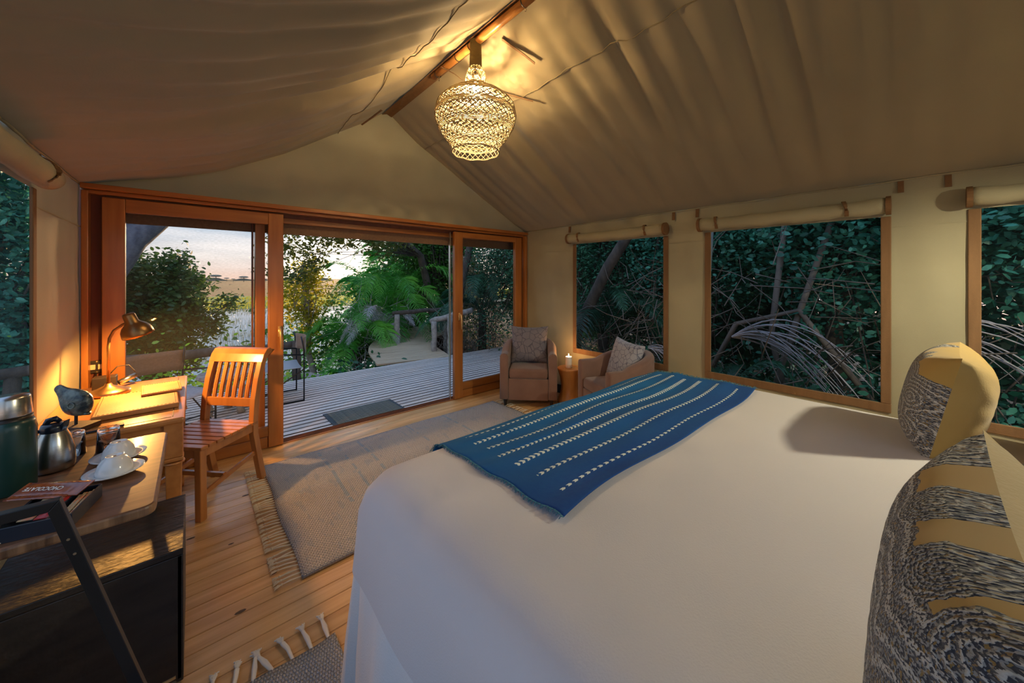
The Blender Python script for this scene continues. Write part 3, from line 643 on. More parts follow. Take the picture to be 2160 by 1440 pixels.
def cl_pts(c, r, nc, per, spread, rng=RNG, shell=.5, flat=1.0):
    d = rng.normal(0, 1, (nc, 3)); d /= np.linalg.norm(d, axis=1)[:, None]; k = rng.uniform(shell, 1, nc)[:, None]
    C = np.array(c)+d*k*np.array(r); P = np.repeat(C, per, 0)+rng.normal(0, spread, (nc*per, 3))*np.array([1, 1, flat]); return C, P
def tree(name, label, cat, base, crowns, trunk=None, tr_r=.08, m=L_dark, leaf=.07, bark=M_logd, group=None, aspect=.5, twig_r=.008, twigs=1):
    """crowns: list of (centre, radii, clusters, leaves per cluster, spread)"""
    t = thing(name, label, cat, base, 0, group); B = Vector(base); Vs = []; tw = MB()
    tp = trunk or [(0, 0, 0), (0, 0, 1)]
    n = len(tp); rs = [tr_r*(1-.6*i/max(1, n-1)) for i in range(n)]
    MB().tube(tp, rs, 10).build('trunk', bark, t, smooth=True)
    for c, r, nc, per, sp in crowns:
        C, P = cl_pts((0, 0, 0), r, nc, per, sp); P += np.array(c)-np.array(base); C += np.array(c)-np.array(base)
        Vs.append(leafcloud(P, leaf, aspect))
        if twigs:
            for q in C[::twigs][:70]:
                q = Vector(q); j = random.randrange(max(1, n//2), n); s = Vector(tp[j]); mid = s.lerp(q, .5)+Vector((random.uniform(-1, 1), random.uniform(-1, 1), random.uniform(-.2, 1)))*.12*(q-s).length
                tw.tube([s, mid, q], [twig_r*2.2, twig_r*1.5, twig_r*.6], 4, caps=False)
    V = np.concatenate(Vs); o = npmesh('foliage', V, np.arange(len(V)).reshape(-1, 6), m, t, 'stuff')
    if tw.v: b = tw.build('branches', bark, t, smooth=True)
    return t
# big leaning trunk on the left and the bush in front of the water
t = thing('leaning_trunk', 'thick blue-grey tree trunk leaning in from the upper left', 'tree', (-1.9, 7.3, -1.0))
MB().tube([(-.3, 0, 0), (.35, 0, 1.3), (.83, 0, 2.4), (1.15, 0, 3.05), (1.9, 0, 4.0), (2.9, .1, 5.0)], [.5, .4, .31, .29, .26, .2], 16).build('trunk', M_bark, t, smooth=True)
C, P = cl_pts((3.6, .6, 5.2), (2.5, 2, .9), 90, 90, .3); npmesh('foliage', leafcloud(P, .09), np.arange(len(P)*6).reshape(-1, 6), L_mid, t, 'stuff')
tree('waterside_bush', 'leafy green bush in front of the marsh, seen through the left door panel', 'bush', (-.38, 8.3, -1.2),
     [((-.45, 8.2, 1.0), (.62, .7, .85), 90, 130, .10), ((-.2, 8.2, .5), (.6, .5, .6), 40, 70, .10), ((.2, 8.2, .95), (.45, .3, .3), 12, 40, .08), ((-.55, 8.0, .1), (.7, .5, .5), 30, 70, .10)],
     [(0, 0, 0), (.02, 0, .6), (-.02, 0, 1.3), (0, 0, 2.2)], .12, L_bush, .085, group=None, twig_r=.006)
tree('golden_sapling', 'slim tree with golden green leaves standing at the water edge', 'tree', (1.95, 8.9, -1.25),
     [((1.85, 8.9, 1.15), (.55, .5, .65), 46, 60, .10), ((1.8, 8.9, .2), (.2, .2, .3), 10, 30, .07)],
     [(0, 0, 0), (.04, 0, .6), (-.08, 0, 1.1), (-.05, 0, 1.6), (-.1, 0, 2.4), (-.15, 0, 3.0)], .075, L_yel, .085, twig_r=.006, bark=M_log)
tree('overhanging_tree', 'dark-leaved branches hanging over the top of the open doorway', 'tree', (3.2, 7.9, -.9),
     [((1.9, 8.0, 2.40), (.9, .6, .38), 50, 40, .10), ((1.4, 8.2, 1.75), (.6, .4, .4), 30, 30, .09), ((3.0, 7.6, 2.30), (.7, .5, .35), 34, 36, .10), ((2.0, 8.2, 3.3), (1.6, 1.4, .5), 50, 50, .2)],
     [(1.6, .6, 0), (1.5, .6, 1.6), (1.1, .5, 2.9), (.2, .3, 3.5), (-.9, .1, 3.6)], .13, L_back, .085, twig_r=.005, twigs=3)
tree('walkway_tree', 'leafy tree with a forked dark trunk beyond the walkway railings', 'tree', (5.1, 8.6, -.8),
     [((5.0, 9.2, 2.6), (1.2, 1.2, 1.2), 110, 80, .16), ((5.6, 8.6, 1.4), (1.0, .9, 1.2), 80, 80, .14), ((4.3, 9.5, 2.9), (.7, .8, .6), 30, 40, .13)],
     [(0, 0, 0), (0, -.05, 1.2), (-.2, 0, 2.1), (-.1, .1, 3.0), (-.35, .2, 4.0)], .16, L_mid, .10, twig_r=.01)
tree('back_thicket', 'dense green trees closing the view behind the palms', 'tree', (6.6, 13.0, -1.0),
     [((6.6, 13.0, 1.6), (2.2, 1.6, 2.4), 150, 90, .25), ((4.9, 12.6, .7), (1.2, 1.2, 1.2), 60, 80, .2)], [(0, 0, 0), (.1, 0, 2), (0, 0, 4)], .2, L_mid, .13)
# thicket seen through the right-hand windows and the right door
TH = [((5.6, 5.9), 2.2, L_dark, 'dark leafy tree behind the right sliding door panel'), ((6.0, 4.0), 2.2, L_dark, 'dark leafy tree behind the window nearest the armchairs'),
      ((5.9, 2.3), 2.0, L_teal, 'blue-green bush behind the left of the middle window'), ((5.7, .6), 2.1, L_teal, 'blue-green bush filling the right of the middle window'),
      ((5.3, -1.2), 2.0, L_teal, 'blue-green bush behind the rightmost window'), ((7.6, 7.4), 2.4, L_dark, 'tall dark tree farthest back behind the right door panel')]
for i, ((x, y), hz, m, lab) in enumerate(TH):
    tree('thicket_tree', lab, 'tree', (x, y, -.55), [((x, y, 2.0 if m is L_dark else 2.3), (1.15, 1.25, 1.4 if m is L_dark else 1.25), 190, 130, .17), ((x-.35, y+.2, .4), (.8, 1.0, .6), 40 if m is L_dark else 14, 50, .14), ((x-.2, y, 3.9), (1.5, 1.5, .7), 90, 60, .25)],  # topmost crown is canopy out of view, added to block sky light
         [(0, 0, 0), (-.15, .1, 1.4), (.1, -.1, 2.6), (.2, .1, 4.2)], .10, m, .062 if i not in (3, 4) else .078, group=None, aspect=.6 if m is L_teal else .45, twig_r=.009)
for i, (x, y, z, r) in enumerate(((8.8, 5.5, 1.6, 2.0), (8.6, 2.6, 1.6, 2.1), (8.4, -.4, 1.6, 2.1), (7.4, -3.4, 1.6, 2.1), (10.5, 8.5, 2.0, 2.6))):
    tree('forest_tree', ('deep forest tree behind the left window over the armchairs', 'deep forest tree behind the middle window', 'deep forest tree behind the right of the middle window', 'deep forest tree behind the rightmost window', 'deep forest tree behind the walkway railings')[i], 'tree',
         (x, y, -.6), [((x, y, z), (1.3, r, 2.4), 190, 60, .32), ((x, y, z+2.8), (2, r, .8), 60, 60, .4)], [(0, 0, 0), (.1, .1, 2), (0, 0, 4)], .16, L_dark, .19, twigs=3, aspect=.6)
tree('left_bush', 'blue-green bush close outside the mesh window at left', 'bush', (-1.85, 7.0, -.75), [((-1.85, 7.0, 1.2), (.8, .6, 1.6), 120, 110, .16), ((-2.0, 7.0, 3.0), (.9, .8, .8), 50, 80, .2)],
     [(0, 0, 0), (0, 0, 1), (.1, 0, 2.2)], .1, L_teal, .10)

def frond_pts(L, rise, droop, n=14):
    return [(L*s*(1-.12*s), 0, rise*math.sin(s*PI*.55)*L-droop*L*s*s) for s in [i/(n-1) for i in range(n)]]
def palm(label, base, h, n, L, m, seed, group, fan=(0, 360), name='palm', cat='palm', trunk=True, lw=.020, ll=.36):
    t = thing(name, label, cat, base, 0, group); r = random.Random(seed); rr = np.random.default_rng(seed)
    if trunk: MB().tube([(0, 0, 0), (.03, 0, h*.5), (0, 0, h)], [.12, .10, .09], 10).build('trunk', M_logd, t, smooth=True)
    for k in range(n):
        a = math.radians(fan[0]+(fan[1]-fan[0])*(k+r.uniform(-.3, .3))/n); lk = L*r.uniform(.75, 1.1); rise = r.uniform(.25, .95); dr = r.uniform(.45, .85)
        pts = frond_pts(lk, rise, dr); R = Matrix.Rotation(a, 3, 'Z'); P = [R @ Vector(p) for p in pts]
        V = []; F = []
        for i in range(60):
            s = .12+.87*i/60; f = s*(len(P)-1); j = min(int(f), len(P)-2); p = P[j].lerp(P[j+1], f-j); tg = (P[j+1]-P[j]).normalized(); sd = tg.cross(Vector((0, 0, 1)))
            if sd.length < .01: sd = Vector((1, 0, 0))
            sd.normalize()
            for sg in (-1, 1):
                l = ll*lk/1.6*math.sin(PI*min(1, .15+s*.85))**.6*r.uniform(.8, 1.1); dd = (sd*sg*.8+tg*.75+Vector((0, 0, r.uniform(-.1, .25)))).normalized()
                mid = p+dd*l*.55; tip = p+dd*l+Vector((0, 0, -l*.28)); w = tg*lw*.5
                b = len(V); V += [p-w*.6, p+w*.6, mid+w, tip, mid-w]; F.append((b, b+1, b+2, b+3, b+4))
        me = bpy.data.meshes.new('frond'); mb = MB(); mb.v = [tuple(v) for v in V]; mb.f = F
        mb.tube(P, [.012*(1-.8*i/len(P)) for i in range(len(P))], 4)
        o = mb.build('frond', m, t, smooth=False); o.location = (0, 0, h)
    return t
GP = 'green palms beyond the deck'
palm('largest bright green palm arching beside the walkway', (3.9, 9.4, -1.0), 1.6, 30, 2.1, L_palm, 1, GP)
palm('low green palm spreading fronds over the water edge', (2.9, 8.9, -1.1), .9, 24, 1.7, L_palm, 2, GP)
palm('rear green palm rising behind the largest one', (4.9, 10.2, -1.0), 2.3, 26, 2.0, L_palm, 3, GP)
palm('small green palm low by the log at the deck edge', (2.4, 7.5, -.95), .3, 11, .9, L_palm, 4, GP)
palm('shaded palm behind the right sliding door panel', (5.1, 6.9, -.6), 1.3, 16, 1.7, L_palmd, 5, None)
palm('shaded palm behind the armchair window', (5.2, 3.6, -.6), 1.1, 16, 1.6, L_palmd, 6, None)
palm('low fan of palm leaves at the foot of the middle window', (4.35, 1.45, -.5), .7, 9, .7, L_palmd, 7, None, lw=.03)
# dead hanging fronds
palm('dry brown palm fronds hanging below the green palms', (3.35, 8.5, -.9), 1.15, 12, 1.2, M_dry, 8, None, name='dead_palm', lw=.012)
def arcs(label, base, n, seed, L, spread, r0=.007):
    t = thing('dry_frond', label, 'branch', base); r = random.Random(seed)
    for k in range(n):
        a = math.radians(r.uniform(*spread)); l = L*r.uniform(.6, 1.1); pk = r.uniform(.1, .35); pts = []
        for i in range(12):
            s = i/11; pts.append((r.uniform(-.006, .006)+.15*s*math.cos(k), math.cos(a)*l*s, pk*l*math.sin(s*PI*.8)+math.sin(a)*l*s-.55*l*s*s))
        MB().tube(pts, [r0*(1.3-s/11*1.0) for s in range(12)], 5, caps=False).build('stem', M_dry, t, smooth=True)
    return t
arcs('grey arching dead palm stems low in the middle window', (4.6, 1.45, .78), 18, 2, 1.15, (165, 200), .009)
arcs('grey dead palm stems low in the rightmost window', (4.5, .15, .95), 11, 5, 1.0, (160, 195))
arcs('thin grey hanging stems right of the armchair window', (4.6, 2.5, .5), 9, 8, .7, (170, 215))
def twigs(label, c, ext, n, seed, m=M_twig, L=(.3, 1.0), r=.006):
    rr = random.Random(seed); b = MB()
    for _ in range(n):
        p = Vector([c[i]+rr.uniform(-1, 1)*ext[i] for i in range(3)]); d = Vector((rr.uniform(-.6, .6), rr.uniform(-1, 1), rr.uniform(-1, 1))).normalized()*rr.uniform(*L)
        q = p+d*.5+Vector((rr.uniform(-1, 1), rr.uniform(-1, 1), rr.uniform(-1, 1)))*.1; b.tube([p, q, p+d], [r, r*.8, r*.4], 4, caps=False)
    o = b.build('twig_tangle', m, smooth=True); o['kind'] = 'stuff'; return tag(o, label, 'twigs')
twigs('tangle of dead twigs under the trees outside the middle window', (4.8, 1.0, .7), (.5, 1.8, .9), 260, 1)
twigs('tangle of dead twigs outside the armchair window', (4.9, 3.2, .5), (.5, 1.1, .9), 160, 2)
twigs('tangle of dead twigs on the ground right of the deck', (4.6, 6.6, .1), (.7, .5, .6), 180, 3)
twigs('pale dead creepers hanging round the walkway posts', (3.2, 8.4, 0), (.7, .35, .8), 150, 4, M_dry, (.3, .9))
twigs('twigs and roots lying along the deck edge', (1.5, 6.6, -.5), (1.4, .35, .16), 110, 5, M_twig, (.2, .5))
def trunkobj(name, label, pts, r, m): t = MB().tube(pts, r, 10).build(name, m, None, smooth=True); return tag(t, label, 'trunk' if 'trunk' in name else 'pole')
trunkobj('leaning_trunk', 'dark slanting trunk across the right sliding door panel', [(3.9, 6.35, -.6), (4.0, 6.4, .4), (4.35, 6.5, 1.6), (4.75, 6.6, 2.9)], [.09, .085, .08, .07], M_logd)
trunkobj('leaning_trunk', 'dark slanting trunk across the armchair window', [(4.5, 3.75, -.6), (4.5, 3.6, .6), (4.6, 3.1, 1.6), (4.7, 2.5, 2.5), (4.9, 2.0, 3.2)], [.095, .09, .08, .07, .06], M_logd)
trunkobj('tent_pole', 'grey-green upright pole just outside the left of the middle window', [(3.95, 1.62, -.6), (3.95, 1.50, 1.2), (3.95, 1.42, 2.6)], .045, M_gpole)
trunkobj('fallen_trunk', 'fallen grey trunk lying beside the deck edge', [(1.0, 7.6, -.45), (1.5, 7.2, -.40), (2.0, 6.8, -.5), (2.3, 6.6, -.6)], [.16, .19, .15, .10], M_log)
for i, pts in enumerate(([(5.0, .9, -.5), (4.9, 1.15, .8), (4.95, 1.0, 2.4)], [(5.0, 1.3, -.5), (4.9, 1.0, .7), (5.0, .6, 2.2)], [(4.8, 1.9, .0), (4.9, 1.5, .9), (4.9, .9, 1.1), (4.9, .3, .2)])):
    trunkobj('leaning_trunk', ('thin upright stem in the middle window', 'thin stem slanting right in the middle window', 'bent grey bough in the middle window')[i], pts, .03, M_twig)
# reed fence
t = thing('reed_fence', 'pale reed fence behind the dark slanting trunk', 'fence', (5.4, 7.9, -.6), math.radians(-38)); reed = None
for i in range(30):
    if reed is None: o = MB().tube([(0, 0, 0), (.01, 0, 1.4), (0, 0, 2.7)], .012, 5).build('reed', M_reed, t); reed = o.data
    else: o = bpy.data.objects.new('reed', reed); COL.objects.link(o); o.parent = t
    o.location = (-.45+i*.04, rk.uniform(-.01, .01), rk.uniform(-.1, .05))
# herbs and litter
def patch(name, label, cat, c, r, n, m, leaf, up=.4):
    P = np.array(c)+RNG.normal(0, 1, (n, 3))*np.array(r)*.5; P[:, 2] = np.abs(P[:, 2]-c[2])+c[2]
    return tag(npmesh(name, leafcloud(P, leaf, .6, up), np.arange(n*6).reshape(-1, 6), m, None, 'stuff'), label, cat)
patch('herb_patch', 'bright green herbs beside the sling chair at the deck edge', 'plants', (1.15, 6.45, -.45), (.5, .28, .35), 1500, L_bright, .07)
patch('herb_patch', 'bright green herbs around the foot of the left bush', 'plants', (-.4, 6.9, -.6), (1.2, .5, .8), 2600, L_bright, .07)
patch('herb_patch', 'green undergrowth between the fallen trunk and the walkway', 'plants', (2.4, 6.8, -.6), (.5, .5, .4), 1200, L_palmd, .10)
patch('herb_patch', 'shaded undergrowth below the middle window', 'plants', (4.7, 1.4, -.4), (.7, 2.6, .6), 3500, L_dark, .09)
patch('herb_patch', 'green undergrowth behind the far walkway handrail', 'plants', (4.3, 10.2, -.9), (3.0, 1.2, 1.5), 9000, L_mid, .12)
patch('leaf_litter', 'dry fallen leaves on the ground right of the deck', 'leaves', (4.6, 5.4, -.5), (1.2, 2.4, .14), 5000, L_litter, .07)
patch('leaf_litter', 'dry fallen leaves under the trees outside the windows', 'leaves', (4.9, 2.6, -.5), (1.2, 2.6, .14), 5000, L_litter, .07)
# distant acacias
rt = random.Random(8)
far = [(514, 589, 9), (455, 588, 11), (440, 592, 6), (478, 592, 5), (492, 593, 4), (407, 592, 10), (396, 593, 6), (770, 590, 7), (752, 593, 5), (612, 592, 6), (624, 593, 4), (425, 593, 5), (560, 593, 4), (590, 592, 5)]
for i, (px, py, s) in enumerate(far):
    u = (px-1080)/765; dd = 240+rt.uniform(-20, 60); X = (.6593+u*.7518)*dd; Y = (.7518-u*.6593)*dd; w = s/765*dd
    t = thing('distant_acacia', 'tiny flat-topped acacia on the horizon', 'tree', (X, Y, -1.2), 0, 'acacias along the horizon')
    MB().lathe([(0, .62*w+1), (.5*w, .60*w+1), (w, .72*w+1), (.8*w, .92*w+1), (.4*w, 1.0*w+1), (0, w+1)], n=12).build('crown', M_far, t, smooth=False)
    MB().tube([(0, 0, 0), (.1*w, 0, .4*w+.5), (0, 0, .75*w+1)], .06*w, 5).build('trunk', M_far, t)
tl = MB().grid(lambda u, v: (-700+1500*u, 420, -1.2+v*(1.6+1.5*math.sin(u*210)*math.sin(u*77)+.8*math.sin(u*530))), 500, 1).build('distant_treeline', M_far, solid=4)
struct(tl)

# ------------------------------------------------------------------ bed
BX0, BX1, BY0, BY1, BZ = .392, 2.47, -.95, 1.27, .83
def ring(ins, z, wav, npt=200, rc=.10):
    x0, x1, y0, y1 = BX0+ins, BX1-ins, BY0+ins, BY1-ins; r = min(rc, .35*min(x1-x0, y1-y0)); out = []
    L = [(x1-r, y1-r, 0), (x0+r, y1-r, PI/2), (x0+r, y0+r, PI), (x1-r, y0+r, 3*PI/2)]; k = npt//4
    per = []
    for c, (cx_, cy_, a0) in enumerate(L):
        for i in range(10):
            a = a0+PI/2*i/9; per.append((cx_+r*math.cos(a), cy_+r*math.sin(a), math.cos(a), math.sin(a)))
        nx = L[(c+1) % 4]; a = a0+PI/2; p = (cx_+r*math.cos(a), cy_+r*math.sin(a)); q = (nx[0]+r*math.cos(a), nx[1]+r*math.sin(a))
        for i in range(1, k-9): s = i/(k-9); per.append((p[0]+(q[0]-p[0])*s, p[1]+(q[1]-p[1])*s, math.cos(a), math.sin(a)))
    for i, (x, y, nx_, ny_) in enumerate(per):
        w = wav(i/len(per)*2*PI) if wav else 0
        out.append((x+nx_*w, y+ny_*w, z))
    return out
def rings(R, cap=True):
    b = MB(); n = len(R[0])
    for r in R: b.v += r
    for j in range(len(R)-1):
        for i in range(n): b.f.append((j*n+i, j*n+(i+1) % n, (j+1)*n+(i+1) % n, (j+1)*n+i))
    if cap: b.f.append(tuple((len(R)-1)*n+i for i in range(n)))
    return b
bed = thing('bed', 'wide bed with pale cover and a blue striped runner across its foot', 'bed', (0, 0, 0))
wv = lambda a: .010*math.sin(a*23)+.006*math.sin(a*51+1)+.006*math.sin(a*9)
def hem(k): return lambda a: k*(.012*math.sin(a*7+1)+.006*math.sin(a*19))
R = [ring(-.004, .51, hem(1)), ring(.0, .60, hem(.7)), ring(.004, .70, hem(.4)), ring(.018, .755, hem(.2)), ring(.045, .795, hem(.1)), ring(.085, .817, None), ring(.14, .826, None), ring(.25, .831, None), ring(.45, .834, None), ring(.7, .836, None), ring(.92, .837, None)]
rings(R).build('cover', M_sheet, bed, smooth=True)
rings([ring(-.03, .015, lambda a: 2.2*wv(a)), ring(-.02, .25, lambda a: 1.6*wv(a)), ring(-.006, .47, wv), ring(.02, .56, wv)], cap=False).build('skirt', M_skirt, bed, smooth=True)
rings([ring(.06, .02, None), ring(.06, .5, None)]).build('base', M_skirt, bed)
# runner
def rz(y):   # drape over the foot
    yy = BY1-y
    if y > BY1+.004: return None
    return float(np.interp(yy, [0, .018, .045, .085, .14, .25, .45, .7], [.70, .755, .795, .817, .826, .831, .834, .836]))
def rfn(u, v):
    x = .70+1.62*u; s = -.60+(.72)*v           # s: -0.6..0.12 distance past the foot edge start
    sk = .02*math.sin(u*5)+.03*(1-u)
    y = 1.205+s
    if y <= BY1-.06: z = rz(y); 
    else:
        ex = y-(BY1-.06); y = BY1-.06+.062*math.sin(min(ex/.075, 1)*PI/2)+.004; z = .80-.062*(1-math.cos(min(ex/.075, 1)*PI/2))-max(0, ex-.075)
    a = .5+.5*math.sin(v*34+2.5*math.sin(u*3.1)+1.2*math.sin(u*9))
    wr = .011*a*(.35+.65*v)*math.sin(PI*u)**.3+.006*max(0, math.sin(v*15+u*4+1))**3
    return (x+.005*math.sin(v*9)+.006*math.sin(v*23+1), y+.012*math.sin(u*7)*(v < .5)+.008*math.sin(u*13+v*3), z+.005+wr)
rn = thing('bed_runner', 'indigo blue runner with rows of white stitched dashes across the bed', 'runner', (0, 0, 0))
MB().grid(rfn, 150, 90).build('cloth', M_runner, rn, smooth=True, solid=.002)
M_bfr = mat('blue_thread', (.02, .13, .22), .9, col2=(.10, .26, .34), scale=(90, 90, 90))
for end in (0, 1):
    b = MB(); r = random.Random(end)
    for i in range(230):
        v = i/229; p = Vector(rfn(end, v)); L = r.uniform(.012, .035 if end else .016); d = Vector(((1 if end else -1), r.uniform(-.7, .7), r.uniform(-.1, .25))).normalized()*L
        b.tube([p, p+d*.6+Vector((0, 0, .003)), p+d+Vector((0, 0, -.003))], [.0014, .001, .0006], 4, caps=False)
    o = b.build('fringe', M_bfr, rn); o['kind'] = 'stuff'

# cushions
def cushion_mb(w, h, t, n=36, wr=.004, seed=0, pin=.10):
    def f(u, v, sg):
        a, b = 2*u-1, 2*v-1; X = w/2*a*(1-pin*(1-b*b)*a*a); Z = h/2*b*(1-pin*(1-a*a)*b*b)
        th = t/2*(max(0, 1-a**4)*max(0, 1-b**4))**.5*(1-.10*(a*a+b*b)); rr = math.hypot(a, b)
        k = math.sin(math.atan2(b, a)*14+seed)*wr*min(1, rr)**2*(1-max(abs(a), abs(b)))**.4
        return (X, -sg*(th+k), Z)
    m = MB(); m.grid(lambda u, v: f(u, v, 1), n, n); m.grid(lambda u, v: f(1-u, v, -1), n, n); m.nf = n*n; return m
def cushion(name, label, loc, rot, w, h, t, mf, mb_, group, seed=0, wr=.004):
    m = cushion_mb(w, h, t, seed=seed, wr=wr); nf = m.nf
    o = m.build(name, None, None, smooth=True, mats=[mf, mb_], fmat=lambda p: 0 if p.index < nf else 1, loc=loc, rot=rot)
    return tag(o, label, 'cushion', group)
# cushion local front is -y ; turn round so the embroidered front faces the doors (+y)
g = 'ochre cushions on the bed'
def bedcush(label, x, y, w, h, t, lean, yaw, mf, seed, name='throw_cushion', group=g, z=None, wr=.004):
    o = cushion(name, label, (x, y, z or (BZ+h/2*math.cos(lean)-.01)), (-lean, 0, PI+yaw), w, h, t, mf, M_yel if group == g else mf, group, seed, wr); return o
bedcush('ochre cushion with grey embroidered scallops, farther of the two in front', 2.14, -.05, .52, .375, .22, .20, -.03, M_embf, 1)
bedcush('ochre cushion with grey embroidered scallops, nearest the camera', 0.615, -.045, .50, .41, .18, .05, 0, M_emb, 4)
bedcush('plain yellow cushion at the right edge behind the farther cushion', 2.22, -.40, .50, .50, .20, .25, .1, M_yel, 6)
bedcush('pale cotton sleeping pillow between the ochre cushions', 1.78, -.42, .66, .36, .18, .45, 0, M_lin, 8, 'pillow', 'sleeping pillows')
bedcush('pale cotton sleeping pillow behind the nearest cushion', .98, -.44, .66, .36, .18, .45, 0, M_lin, 9, 'pillow', 'sleeping pillows')
box('h', (0, 0, -50), (.01, .01, .01), M_gap); bpy.data.objects.remove(bpy.data.objects['h'])
hb = tag(box('headboard', ((BX0+BX1)/2, -1.05, .65), (2.1, .07, 1.3), M_doorh, bevel=.01), 'wooden headboard behind the pillows', 'headboard')

# ------------------------------------------------------------------ rugs
def rug(name, label, x0, x1, y0, y1, m, ends, nt_, tl_, tm):
    t = thing(name, label, 'rug', ((x0+x1)/2, (y0+y1)/2, 0)); w, h = (x1-x0)/2, (y1-y0)/2
    MB().grid(lambda u, v: (-w+2*w*u+.006*math.sin(v*11), -h+2*h*v+.006*math.sin(u*13), .011+.0012*math.sin(u*29)*math.sin(v*23)), 60, 40).build('pile', m, t, smooth=True, solid=.010)
    return t, w, h
def tassel_mesh(L, seed, r, loop=False):
    rr = random.Random(seed); b = MB()
    for k in range(3):
        o = Vector((rr.uniform(-.006, .006), 0, 0)); b.tube([o, o+Vector((L*.4, rr.uniform(-.006, .006), .006)), Vector((L*.72, rr.uniform(-.003, .003), .004))], r, 5, caps=False)
    b.lathe([(0, -.005), (.0055, -.002), (.006, .003), (0, .007)], (L*.74, 0, .004), 6)
    for k in range(6): b.tube([(L*.76, 0, .004), (L*.88, rr.uniform(-.010, .010), .006), (L, rr.uniform(-.016, .016), .002)], [r, r*.8, r*.5], 4, caps=False)
    return b
t, w, h = rug('rug', 'grey and beige woven rug with faint blue lines between bed and doors', .39, 2.63, 1.97, 3.33, M_rug, 0, 0, 0, 0)
TM = []
for s in range(3): o = tassel_mesh(.115, s, .0032).build('tassel', M_fringe, t, smooth=True); TM.append(o.data); o.location = (-w+.004, -h+.02+.03*s, .008); o.rotation_euler = (0, 0, PI)
def tput(me, loc, rot):
    o = bpy.data.objects.new('tassel', me); COL.objects.link(o); o.parent = t; o.location = loc; o.rotation_euler = (0, 0, rot)
for i in range(3, 44): tput(TM[i % 3], (-w+.004, -h+.02+i*.0305, .008), PI+rk.uniform(-.25, .25))
for i in range(44): tput(TM[i % 3], (w-.004, -h+.02+i*.0305, .008), rk.uniform(-.3, .3))
t, w, h = rug('rug', 'dark grey woven rug with white knotted tassels at the bottom edge', -.20, .435, -.6, 1.575, M_rug2, 0, 0, 0, 0)
TM = []
for s in range(3):
    o = tassel_mesh(.135, 20+s, .0065).build('tassel', M_fringew, t, smooth=True); TM.append(o.data); o.location = (w-.03-.062*s, h-.004, .01); o.rotation_euler = (0, 0, PI/2+.1*s)
for i in range(3, 11): tput(TM[i % 3], (w-.03-.062*i, h-.004, .01), PI/2+rk.uniform(-.4, .5))

# ------------------------------------------------------------------ armchairs
def armchair(label, loc, rz):
    t = thing('armchair', label, 'armchair', loc, rz, 'brown tub armchairs'); w, dpt = .32, .31
    def prof2(ti, inner):   # tub shell path from front left round the back to the front right
        rx = w-(.095 if inner else 0); ry = dpt-(.10 if inner else 0); yf = -dpt
        L1 = dpt; tot = 2*L1+PI*rx
        s = ti*tot
        if s < L1: return (-rx, yf+s)
        if s > tot-L1: return (rx, yf+(tot-s))
        a = PI-(s-L1)/(rx)
        return (rx*math.cos(a), ry*math.sin(a)*1.0)
    b = MB(); NS = 48
    sec = [(0, .09), (0, .0), (.0, 1.0), (.25, 1.06), (.75, 1.06), (1, 1.0), (1, .09)]
    vs = []
    for i in range(NS+1):
        ti = i/NS; o = Vector(prof2(ti, False)); q = Vector(prof2(ti, True)); k = math.sin(PI*min(1, max(0, (ti-.12)/.76)))**.8; H = .605+.125*k
        P = [(0, .09), (0, .30), (0, H-.035), (.12, H-.010), (.5, H), (.88, H-.010), (1, H-.035), (1, .30), (1, .09)]
        for s, z in P: c = o.lerp(q, s); vs.append((c.x, c.y, z))
    n = 9; fs = []
    for i in range(NS):
        for k in range(n-1): fs.append((i*n+k, i*n+k+1, (i+1)*n+k+1, (i+1)*n+k))
        fs.append((i*n+n-1, i*n, (i+1)*n, (i+1)*n+n-1))
    fs += [tuple(range(n)), tuple(NS*n+k for k in range(n))[::-1]]
    b.add(vs, fs).build('tub_shell', M_arm, t, smooth=True, bevel=.012)
    MB().box((0, -.055, .20), (.45, .49, .24)).build('seat_base', M_arm, t, bevel=.012)
    m = MB().box((0, -.07, .375), (.44, .47, .115)).build('seat_cushion', M_arm, t, bevel=.035, smooth=True); m.modifiers['bevel'].segments = 4
    for x in (-.26, .26):
        for y in (-.26, .22): MB().lathe([(.0, 0), (.015, 0), (.024, .10), (0, .10)], (x, y, 0), 12).build('leg', M_dleg, t)
    return t
A1 = (3.02, 3.13); r1 = math.radians(-46)
A2 = (3.19, 2.00); r2 = math.radians(-115)
armchair('brown tub armchair facing the bed in the corner by the sliding door', (*A1, 0), r1)
armchair('brown tub armchair turned sideways behind the bed, nearer the camera', (*A2, 0), r2)
def lp(A, r, x, y, z): return (A[0]+x*math.cos(r)-y*math.sin(r), A[1]+x*math.sin(r)+y*math.cos(r), z)
g2 = 'network patterned cushions on the armchairs'
cushion('scatter_cushion', 'grey cushion with dark network pattern upright on the corner armchair', lp(A1, r1, 0, .055, .645), (math.radians(-14), 0, r1), .46, .45, .15, M_net, M_net, g2, 2)
cushion('scatter_cushion', 'blue-grey cushion with network pattern on the sideways armchair', lp(A2, r2, .0, .05, .63), (math.radians(-16), .10, r2+.15), .40, .40, .14, M_netb, M_netb, g2, 3)
